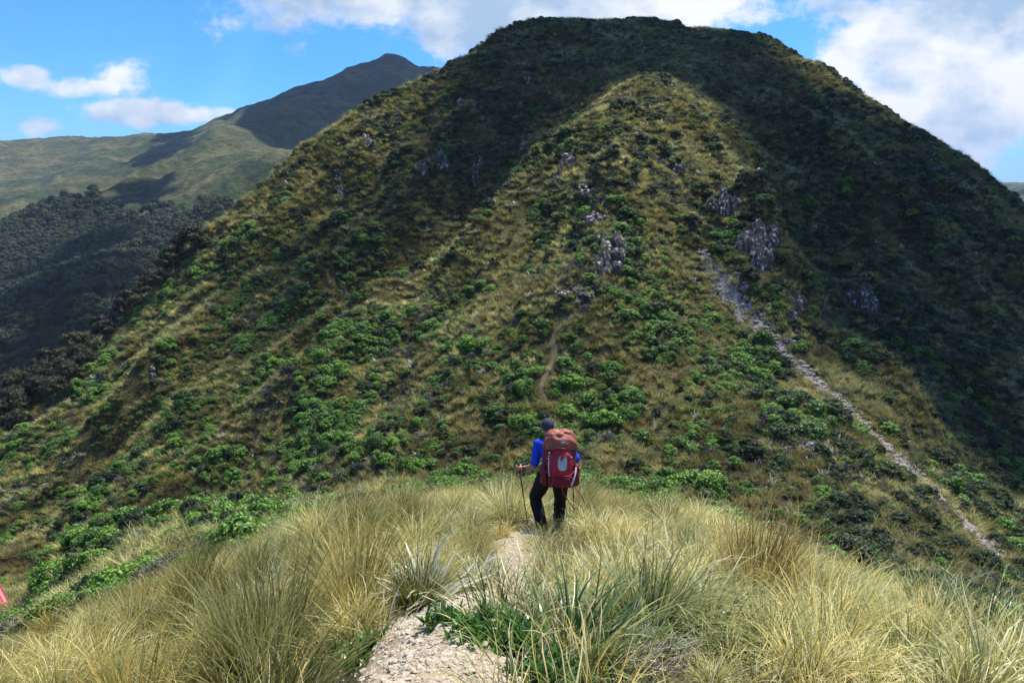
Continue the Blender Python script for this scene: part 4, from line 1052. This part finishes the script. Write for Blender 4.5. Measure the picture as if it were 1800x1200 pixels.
# ---------------------------------------------------------------- hut at the left edge
def box_vf(x0, x1, y0, y1, z0, z1):
    V = np.array([(x, y, z) for z in (z0, z1) for y in (y0, y1) for x in (x0, x1)], float)
    return V, np.array([[0, 2, 3, 1], [4, 5, 7, 6], [0, 1, 5, 4], [2, 6, 7, 3], [0, 4, 6, 2], [1, 3, 7, 5]])
def plain(name, c, rough=.6, spec=.3):
    m, N, L, b = new_mat(name, rough); b.inputs['Specular IOR Level'].default_value = spec
    g = N.new('ShaderNodeTexCoord'); nn_ = noise_node(N, L, g.outputs['Object'], 9, 4, .6)
    L.new(mixc(N, L, 1.0, c, ramp(N, L, nn_.outputs['Fac'], [(.3, (.8, .8, .8)), (.7, (1.15, 1.15, 1.15))]).outputs[0], 'MULTIPLY'), b.inputs['Base Color']); return m
q = at(11, 1108, 50); hz = q[2] + .1
hut = link('hut', None, loc=(q[0] + .1, q[1] + 0, hz), rot=(0, 0, rad(50))); tag(hut, 'small hut with red roof and pale green walls at the left picture edge', 'hut')
M_WALL = plain('green_wall', (.30, .42, .36)); M_ROOF = plain('red_roof', (.42, .07, .07), .5); M_TRIM = plain('white_trim', (.75, .75, .72)); M_GLASS = plain('dark_glass', (.03, .04, .05), .1, .6)
link('wall', np_mesh('wall', *box_vf(-5, -.2, 0, 4, -.5, 2.1), smooth=False), M_WALL, hut)
def roof_vf():
    V = []; xs = np.linspace(-5.4, .25, 60)
    for x in xs:
        c = .025 * math.cos(x * 26)
        for (y, z) in ((-.45, 1.95), (2, 3.25), (4.45, 1.95)): V.append((x, y, z + c)); V.append((x, y, z + c - .06))
    F = []
    for i in range(59):
        a = i * 6; b = a + 6
        F += [[a, b, b + 2, a + 2], [a + 2, b + 2, b + 4, a + 4], [a + 1, a + 3, b + 3, b + 1], [a + 3, a + 5, b + 5, b + 3], [a, a + 1, b + 1, b], [a + 4, b + 4, b + 5, a + 5]]
    return np.array(V), np.array(F)
link('roof', np_mesh('roof', *roof_vf(), smooth=False), M_ROOF, hut)
gab = np.array([(-.2, 0, 2.1), (-.2, 4, 2.1), (-.2, 2, 3.16), (-.3, 0, 2.1), (-.3, 4, 2.1), (-.3, 2, 3.16)]); link('gable', np_mesh('gable', gab, np.array([[0, 1, 2], [3, 5, 4]]), smooth=False), M_WALL, hut)
link('gutter', np_mesh('gutter', *box_vf(-5.4, .26, -.56, -.46, 1.84, 1.95), smooth=False), M_TRIM, hut)
w1 = link('window', np_mesh('window', *box_vf(-3.2, -2.2, -.05, -.003, .9, 1.7), smooth=False), M_TRIM, hut)
link('pane', np_mesh('pane', *box_vf(-3.13, -2.27, -.06, -.052, .97, 1.63), smooth=False), M_GLASS, w1)
# ---------------------------------------------------------------- the walker
def limb(pts, rad_, n=14):
    """tapered limb: cones between joints with a ball at every joint"""
    out = []; P = [np.array(p, float) for p in pts]
    SV, SF = ICO2; SF4 = np.concatenate([SF, SF[:, 2:3]], 1)
    for p, r in zip(P, rad_):
        rr = np.array(r) if hasattr(r, '__len__') else np.array([r, r, r]); out.append((SV * rr + p, SF))
    for i in range(len(P) - 1):
        a, b = P[i], P[i + 1]; t = b - a; L_ = np.linalg.norm(t)
        if L_ < 1e-6: continue
        t = t / L_; u = np.cross(t, [0.13, 1, .21]); u /= np.linalg.norm(u); w = np.cross(t, u)
        ra = np.mean(rad_[i]) * .995; rb = np.mean(rad_[i + 1]) * .995; V = []
        for c, r in ((a, ra), (b, rb)):
            for j in range(n): g = 2 * math.pi * j / n; V.append(c + (u * math.cos(g) + w * math.sin(g)) * r)
        V.append(a); V.append(b); F = []
        for j in range(n):
            k = (j + 1) % n; F += [[j, k, n + k], [j, n + k, n + j], [2 * n, k, j], [2 * n + 1, n + j, n + k]]
        out.append((np.array(V), np.array(F)))
    return out
def ball(c, r): return [(ICO3[0] * np.array(r) + np.array(c), ICO3[1])]
def soft(name, pieces, mat, parent, voxel=.007, it=4, loc=None, wrinkle=0.0):
    V, F = join_vf(pieces); me = np_mesh(name, V, F); o = link(name, me, mat, parent, loc=loc)
    m = o.modifiers.new('remesh', 'REMESH'); m.mode = 'VOXEL'; m.voxel_size = voxel; m.use_smooth_shade = True
    s = o.modifiers.new('smooth', 'SMOOTH'); s.factor = .5; s.iterations = it
    if wrinkle:
        tx = bpy.data.textures.new(name + '_folds', 'CLOUDS'); tx.noise_scale = .06; tx.noise_depth = 1
        d = o.modifiers.new('folds', 'DISPLACE'); d.texture = tx; d.strength = wrinkle; d.mid_level = .5
    return o
def cloth(name, c, rough=.8, sc=60, spec=.2):
    m, N, L, b = new_mat(name, rough); b.inputs['Specular IOR Level'].default_value = spec
    g = N.new('ShaderNodeTexCoord'); a = noise_node(N, L, g.outputs['Object'], sc, 4, .6); a2 = noise_node(N, L, g.outputs['Object'], 7, 4, .6)
    L.new(mixc(N, L, 1.0, mixc(N, L, 1.0, c, ramp(N, L, a.outputs['Fac'], [(.3, (.85,) * 3), (.7, (1.12,) * 3)]).outputs[0], 'MULTIPLY'), ramp(N, L, a2.outputs['Fac'], [(.3, (.75,) * 3), (.7, (1.15,) * 3)]).outputs[0], 'MULTIPLY'), b.inputs['Base Color'])
    bump(N, L, b, a2.outputs['Fac'], .5, .02); return m
M_SKIN = cloth('skin', (.48, .22, .13), .55, 20, .35); M_BLUE = cloth('blue_shirt', (.02, .07, .62)); M_TROUS = cloth('black_cloth', (.012, .013, .014)); M_BOOT = cloth('boot_leather', (.05, .045, .04), .6)
M_HAT = cloth('dark_hat', (.045, .055, .075)); M_LID = cloth('rust_nylon', (.34, .10, .055), .55, 90, .35); M_RED = cloth('red_nylon', (.42, .012, .025), .5, 90, .4); M_DRED = cloth('dark_red_nylon', (.17, .012, .022), .6, 90, .3)
M_GREYP = cloth('grey_panel', (.50, .55, .54), .5, 120); M_WEB = cloth('pale_webbing', (.60, .60, .60), .5); M_BLK = cloth('black_plastic', (.015, .015, .017), .4, 60, .5); M_WHITE = cloth('white_mark', (.8, .8, .8), .5); M_POLE = cloth('pole_metal', (.03, .03, .035), .3, 60, .6)
HP = at(952, 937, 10.1); HP[2] = min(HP[2], Hs(HP[0], HP[1]))
person = None
J = dict(la=(.01, .0, .09), lk=(-.085, .17, .45), lh=(.04, .02, .80), ra=(.25, .40, -.03), rk=(.27, .30, .40), rh=(.24, .02, .80),
         pv=(.14, .01, .84), wa=(.145, .08, .98), ch=(.15, .15, 1.13), nk=(.115, .25, 1.28), hd=(.085, .33, 1.41),
         ls=(-.045, .19, 1.21), le=(-.10, .10, .93), lw=(-.24, .20, .86), rs=(.33, .17, 1.21), re=(.475, .12, .99), rw=(.44, .34, .93))
ra_z = Hs(HP[0] + .25, HP[1] + .40) - HP[2]; J['ra'] = (.25, .40, ra_z + .10)
GL = np.array([-.305, .255, .845]); GR = np.array([.43, .43, .935])
tipL = np.array([-.17, .34, 0.]); tipL[2] = Hs(HP[0] + tipL[0], HP[1] + tipL[1]) - HP[2] - .03
tipR = np.array([.50, .62, 0.]); tipR[2] = Hs(HP[0] + tipR[0], HP[1] + tipR[1]) - HP[2] - .03
def hand(w, G, tip, side):
    a = G - tip; a /= np.linalg.norm(a); w = np.array(w, float); h = G - w; h -= a * h.dot(a); h /= np.linalg.norm(h); s = np.cross(a, h) * side
    out = limb([w, w * .35 + (G - h * .01 + s * .022) * .65], [(.026, .026, .026), (.030, .030, .034)])
    out += limb([G - h * .045 + s * .018 + a * .012, G - h * .005 + s * .034 + a * .022, G - h * .005 + s * .034 - a * .026], [.024, .0155, .0155])
    for t, l in ((.036, .92), (.013, 1.0), (-.010, .95), (-.032, .78)):
        ps = [G + s * .034 - h * .004, G + s * .030 * l + h * .026, G + h * .036 * l + s * .004, G - s * .022 * l + h * .028, G - s * .030 + h * (.012 if l > .8 else .018)]
        out += limb([p + a * t for p in ps], [.0100, .0095, .0090, .0082, .0072], 8)
    out += limb([G - h * .038 + s * .012 + a * .03, G - h * .026 - s * .018 + a * .042, G - s * .031 - h * .004 + a * .040, G - s * .028 + h * .014 + a * .036], [.0125, .0110, .0098, .0085], 8)
    return out
hd = np.array(J['hd'])
body = limb([J['nk'], hd - [0, .01, .06]], [.058, .056]) + ball(hd, (.077, .096, .105)) + ball(hd + [0, .035, -.055], (.055, .060, .052))
body += ball(hd + [0, .10, -.010], (.013, .020, .022)) + limb([hd + [-.018, .088, -.052], hd + [.018, .088, -.052]], [.009, .009], 8)
for s in (-1, 1): body += ball(hd + [s * .080, .0, -.012], (.010, .020, .030)) + ball(hd + [s * .030, .083, .018], (.020, .014, .009))
body += limb([J['pv'], J['wa'], J['ch'], J['nk']], [(.15, .105, .11), (.135, .10, .10), (.165, .115, .13), (.065, .06, .06)])
for s, k in (('l', 1), ('r', 1)):
    body += limb([J[s + 's'], J[s + 'e'], J[s + 'w']], [.052, .040, .026]) + limb([J[s + 'h'], J[s + 'k'], J[s + 'a']], [.088, .058, .042])
    body += limb([np.array(J[s + 'a']) - [0, 0, .03], np.array(J[s + 'a']) + [0, .13, -.06]], [.04, .032])
body += limb([J['ls'], J['ch'], J['rs']], [.058, .09, .058])
body += limb([tuple((np.array(J['le']) * .5 + np.array(J['lw']) * .5))], [.036]) + limb([tuple((np.array(J['re']) * .5 + np.array(J['rw']) * .5))], [.036])
body += hand(J['lw'], GL, tipL, 1) + hand(J['rw'], GR, tipR, -1)
person = soft('person', body, M_SKIN, None, .0055, 3, loc=HP)
tag(person, 'walker in blue shirt, black trousers and dark cap stepping down the path', 'person')
shirt = limb([np.array(J['pv']) + [0, 0, .02], J['wa'], J['ch'], np.array(J['nk']) - [0, .03, .035]], [(.168, .125, .10), (.158, .118, .11), (.188, .135, .14), (.085, .080, .05)])
shirt += limb([J['ls'], J['ch'], J['rs']], [.072, .11, .072])
for s in 'lr':
    a, b = np.array(J[s + 's']), np.array(J[s + 'e']); shirt += limb([a, a * .35 + b * .65, a * .12 + b * .88], [.070, .062, .060])
soft('shirt', shirt, M_BLUE, person, .007, 4, wrinkle=.014)
tr = limb([np.array(J['pv']) + [0, 0, .05], np.array(J['pv']) - [0, 0, .03]], [(.168, .128, .07), (.175, .135, .11)])
for s in 'lr':
    h_, k_, a_ = [np.array(J[s + q]) for q in 'hka']
    tr += limb([h_, h_ * .5 + k_ * .5 + [0, -.01, 0], k_, k_ * .45 + a_ * .55 + [0, -.025, 0], a_ + [0, -.01, .0]], [.118, .104, .086, .082, .074])
soft('trousers', tr, M_TROUS, person, .008, 4, wrinkle=.022)
for s in 'lr':
    a_ = np.array(J[s + 'a']); zg = Hs(HP[0] + a_[0], HP[1] + a_[1]) - HP[2]
    b = limb([a_ + [0, -.01, .02], a_ + [0, -.02, -.04]], [.056, .054]) + limb([(a_[0], a_[1] - .03, zg + .045), (a_[0], a_[1] + .12, zg + .035), (a_[0], a_[1] + .19, zg + .02)], [(.048, .055, .045), (.052, .06, .040), (.045, .045, .030)])
    soft('boot', b, M_BOOT, person, .008, 3)
soft('hat', ball(hd + [0, -.006, .022], (.090, .108, .098)) + limb([hd + [-.05, .08, .045], hd + [0, .115, .042], hd + [.05, .08, .045]], [.020, .022, .020]), M_HAT, person, .007, 3, wrinkle=.008)
wv = limb([np.array(J['lw']) * .93 + np.array(J['le']) * .07 + [0, 0, .0]], [.001])
wl = np.array(J['lw']); wd_ = wl - np.array(J['le']); wd_ /= np.linalg.norm(wd_)
o = link('watch', np_mesh('watch', *join_vf([tube([wl - wd_ * .020, wl - wd_ * .004], .034, 16), tube([wl - wd_ * .012 + np.array([0, -.030, .012]), wl - wd_ * .012 + np.array([0, -.040, .018])], .017, 12)])), M_BLK, person)
for s in (-1, 1):
    link('eye', np_mesh('eye', ICO2[0] * .011 + (hd + [s * .030, .084, .006]), ICO2[1]), M_WHITE, person)

def pole(name, G, tip, label):
    a = G - tip; L_ = np.linalg.norm(a); a /= L_; e = link(name, None, loc=HP + tip); tag(e, label, 'walking pole', 'walking poles of the walker')
    q = lambda t: a * t
    link('shaft', np_mesh('shaft', *join_vf([tube([q(0), q(.10)], [.003, .006], 8), tube([q(.09), q(.50)], .0075, 8), tube([q(.49), q(L_ - .06)], .0092, 8)])), M_POLE, e)
    link('grip', np_mesh('grip', *tube([q(L_ - .09), q(L_ - .07), q(L_), q(L_ + .055), q(L_ + .075)], [.010, .017, .015, .018, .010], 12)), M_BLK, e)
    link('basket', np_mesh('basket', *tube([q(.085), q(.095), q(.10)], [.030, .034, .012], 14)), M_BLK, e)
    s = np.array([.035, -.01, 0]); link('wrist_strap', np_mesh('wrist_strap', *tube([q(L_ + .05), q(L_ + .01) + s, q(L_ - .06) + s * 1.3, q(L_ - .10) + s * 1.1, q(L_ - .11) + s * .5], .012, 6)), M_BLK, e)
pole('walking_pole', GL, tipL, 'black walking pole planted left of the walker')
pole('walking_pole', GR, tipR, 'walking pole on the right of the walker, mostly hidden by the backpack')

# ---------------------------------------------------------------- backpack
def loft(rings, n=56, ex=2.6, seed=0, wr=.006):
    wr = wr * 1.9
    """stack of rounded-rectangle rings (z, cx, cy, rx, ry)"""
    V = []; F = []; k = len(rings)
    Z_ = np.linspace(0, 1, k); zi = np.linspace(0, 1, k * 4); R_ = np.array(rings, float)
    R2 = np.stack([np.interp(zi, Z_, R_[:, c]) for c in range(5)], 1)
    for c in (0, 1, 2, 3, 4):
        for _ in range(2): R2[1:-1, c] = (R2[:-2, c] + R2[1:-1, c] * 2 + R2[2:, c]) / 4
    for z, cx, cy, rx, ry in R2:
        g = np.linspace(0, 2 * math.pi, n, endpoint=False); c, s = np.cos(g), np.sin(g)
        x = cx + rx * np.sign(c) * np.abs(c) ** (2 / ex); y = cy + ry * np.sign(s) * np.abs(s) ** (2 / ex)
        w = wr * fbm(x * 14 + z * 4, y * 14 + z * 17, seed, 3) * 2; V.append(np.stack([x + c * w, y + s * w, np.full(n, z)], 1))
    V = np.concatenate(V); k = len(R2)
    i = np.arange(k - 1)[:, None] * n + np.arange(n)[None]; j = np.arange(k - 1)[:, None] * n + (np.arange(n) + 1)[None] % n
    F = np.stack([i, j, j + n, i + n], -1).reshape(-1, 4)
    c0 = len(V); V = np.concatenate([V, V[:n].mean(0)[None], V[-n:].mean(0)[None]])
    cap = [[c0, (q + 1) % n, q, q] for q in range(0)]
    F2 = []
    for q in range(0, n, 2): F2.append([c0, (q + 2) % n, (q + 1) % n, q]); e = (k - 1) * n; F2.append([c0 + 1, e + q, e + q + 1, e + (q + 2) % n])
    return V, np.concatenate([F, np.array(F2)])
PK = link('backpack', None, loc=HP + np.array([.225, -.215, .745]), rot=(rad(-19), 0, rad(-3)), scale=(.88, .95, .98))
tag(PK, 'large red backpack with rust coloured lid carried on the back of the walker', 'backpack')
link('main_bag', np_mesh('main_bag', *loft([(0, 0, .03, .16, .10), (.03, 0, .02, .21, .14), (.2, 0, .0, .245, .165), (.4, 0, 0, .25, .165), (.55, 0, .01, .24, .155), (.64, 0, .02, .22, .14)], seed=3)), M_DRED, PK)
link('lid', np_mesh('lid', *loft([(.50, 0, -.005, .235, .165), (.53, 0, -.01, .25, .185), (.62, 0, -.01, .245, .185), (.70, -.005, .0, .215, .165), (.76, -.01, .01, .165, .125), (.785, -.01, .015, .09, .07)], ex=2.4, seed=5, wr=.010)), M_LID, PK)
link('front_pocket', np_mesh('front_pocket', *loft([(.13, .02, -.10, .13, .06), (.16, .02, -.13, .165, .085), (.3, .02, -.14, .18, .095), (.42, .02, -.14, .165, .09), (.50, .02, -.125, .12, .07), (.54, .02, -.11, .07, .05)], ex=2.3, seed=7, wr=.0035)), M_RED, PK)
link('lower_pocket', np_mesh('lower_pocket', *loft([(.01, .03, -.07, .15, .07), (.03, .03, -.10, .18, .10), (.10, .03, -.12, .19, .11), (.145, .03, -.11, .18, .10), (.16, .03, -.09, .15, .08)], ex=2.6, seed=9, wr=.008)), M_DRED, PK)
for s in (-1, 1):
    link('side_pocket', np_mesh('side_pocket', *loft([(.02, s * .20, .0, .05, .10), (.05, s * .225, .0, .06, .13), (.25, s * .235, .0, .055, .13), (.30, s * .23, .0, .045, .12)], ex=2.3, seed=11 + s, wr=.008)), M_DRED, PK)
def surf_y(x, z):   # rear face of the front pocket
    zz = [.13, .16, .3, .42, .50, .54]; cy = np.interp(z, zz, [-.10, -.13, -.14, -.14, -.125, -.11]); ry = np.interp(z, zz, [.06, .085, .095, .09, .07, .05]); rx = np.interp(z, zz, [.13, .165, .18, .165, .12, .07])
    t = np.clip(np.abs(x - .02) / rx, 0, .98); return cy - ry * (1 - t ** 2.3) ** (1 / 2.3)
def patch(name, outline, mat, f, lift=.006, parent=None, th=.006):
    """flat patch that follows the curved rear face"""
    n = len(outline); c = np.mean(outline, 0); V = []; F = []
    rings = [1.0, .75, .5, .25]
    for l in (0, 1):
        for r in rings:
            for (x, z) in outline:
                X_, Z_ = c[0] + (x - c[0]) * r, c[1] + (z - c[1]) * r; V.append((X_, f(X_, Z_) - lift + (th if l else 0), Z_))
        V.append((c[0], f(c[0], c[1]) - lift + (th if l else 0), c[1]))
    m = n * 4 + 1
    for l in (0, 1):
        o = l * m
        for q in range(3):
            for j in range(n): F.append([o + q * n + j, o + q * n + (j + 1) % n, o + (q + 1) * n + (j + 1) % n, o + (q + 1) * n + j])
        for j in range(0, n, 2): F.append([o + 4 * n, o + 3 * n + j, o + 3 * n + (j + 1) % n, o + 3 * n + (j + 2) % n])
    for j in range(n): F.append([j, (j + 1) % n, m + (j + 1) % n, m + j])
    return link(name, np_mesh(name, np.array(V), np.array(F)), mat, parent)
def rrect(cx, cz, w, h, ex=3.2, n=28):
    g = np.linspace(0, 2 * math.pi, n, endpoint=False); return [(cx + w * math.copysign(abs(math.cos(a)) ** (2 / ex), math.cos(a)), cz + h * math.copysign(abs(math.sin(a)) ** (2 / ex), math.sin(a))) for a in g]
patch('reflective_panel', rrect(.035, .325, .068, .098), M_GREYP, surf_y, .012, PK)
patch('pull_tab', rrect(.020, .405, .013, .055), M_RED, surf_y, .020, PK)
patch('pull_tab', rrect(.048, .425, .012, .040), M_RED, surf_y, .020, PK)
lid_y = lambda x, z: -.01 - .187 * max(0, 1 - (abs(x) / .25) ** 2.4) ** (1 / 2.4) if z < .62 else -.01 - (.187 - (z - .62) * .28) * max(0, 1 - (abs(x) / .24) ** 2.4) ** (1 / 2.4)
bd = patch('badge', rrect(.035, .605, .036, .030, 2), M_WHITE, lid_y, .020, PK)
patch('badge_centre', rrect(.035, .605, .028, .022, 2), M_HAT, lid_y, .025, bd)
mk = link('badge_mark', np_mesh('badge_mark', *tube([(.018, lid_y(.018, .6) - .030, .602), (.028, lid_y(.03, .6) - .030, .596), (.036, lid_y(.036, .6) - .030, .603), (.045, lid_y(.045, .6) - .030, .597), (.055, lid_y(.055, .6) - .030, .606)], .0035, 6)), M_WHITE, bd)
def ribbon(name, pts, w, mat, parent=PK):
    P = smooth_line3(pts, 8); V, F = tube(P, w, 6); V2 = V; return link(name, np_mesh(name, V2, F), mat, parent)
def smooth_line3(P, n):
    P = np.array(P, float); out = []
    for i in range(len(P) - 1):
        p0 = P[max(i - 1, 0)]; p1 = P[i]; p2 = P[i + 1]; p3 = P[min(i + 2, len(P) - 1)]
        for k in range(n):
            t = k / n; out.append(.5 * ((2 * p1) + (-p0 + p2) * t + (2 * p0 - 5 * p1 + 4 * p2 - p3) * t * t + (-p0 + 3 * p1 - 3 * p2 + p3) * t ** 3))
    out.append(P[-1]); return np.array(out)
ribbon('pale_strap', [(.235, -.16, .27), (.225, -.20, .19), (.20, -.22, .11), (.165, -.22, .03)], .012, M_WEB)
ribbon('pale_strap', [(-.165, -.20, .39), (-.170, -.215, .30), (-.165, -.215, .22), (-.155, -.20, .15)], .008, M_WEB)
ribbon('compression_strap', [(-.17, -.18, .46), (-.10, -.225, .50), (.02, -.235, .52), (.12, -.22, .50), (.19, -.18, .44), (.225, -.15, .36)], .006, M_BLK)
ribbon('compression_strap', [(-.22, -.13, .22), (-.10, -.235, .165), (.02, -.25, .155), (.14, -.235, .165), (.23, -.14, .24)], .006, M_RED)
ribbon('loop', [(-.16, -.20, .14), (-.165, -.225, .06), (-.12, -.235, .04), (-.10, -.23, .10), (-.11, -.22, .13)], .004, M_LID)
for (x, z) in ((-.16, .45), (-.165, .415), (-.172, .385), (.165, .40)):
    link('buckle', np_mesh('buckle', *tube([(x - .012, -.205, z), (x, -.218, z + .008), (x + .012, -.205, z)], [.006, .009, .006], 8)), M_WEB, PK)
ribbon('dangling_strap', [(.02, -.19, .02), (.05, -.17, -.06), (.12, -.12, -.16), (.20, -.06, -.25), (.27, .0, -.27)], .008, M_RED)
ribbon('dangling_strap', [(.20, -.14, .05), (.24, -.12, -.01), (.32, -.06, -.10), (.38, .0, -.20), (.41, .02, -.29)], .007, M_RED)
for s in (-1, 1):
    ribbon('hip_belt', [(s * .16, -.02, .03), (s * .22, .08, .05), (s * .20, .22, .04), (s * .10, .33, .02), (0, .36, .01)], .030, M_BLK)
    ribbon('shoulder_strap', [(s * .09, .12, .50), (s * .11, .20, .58), (s * .13, .30, .55), (s * .15, .36, .42), (s * .17, .30, .28), (s * .18, .16, .22)], .022, M_BLK)
HAZE = 0.95e-4; ZTOP = 260; ZBOT = -900
haze_box()
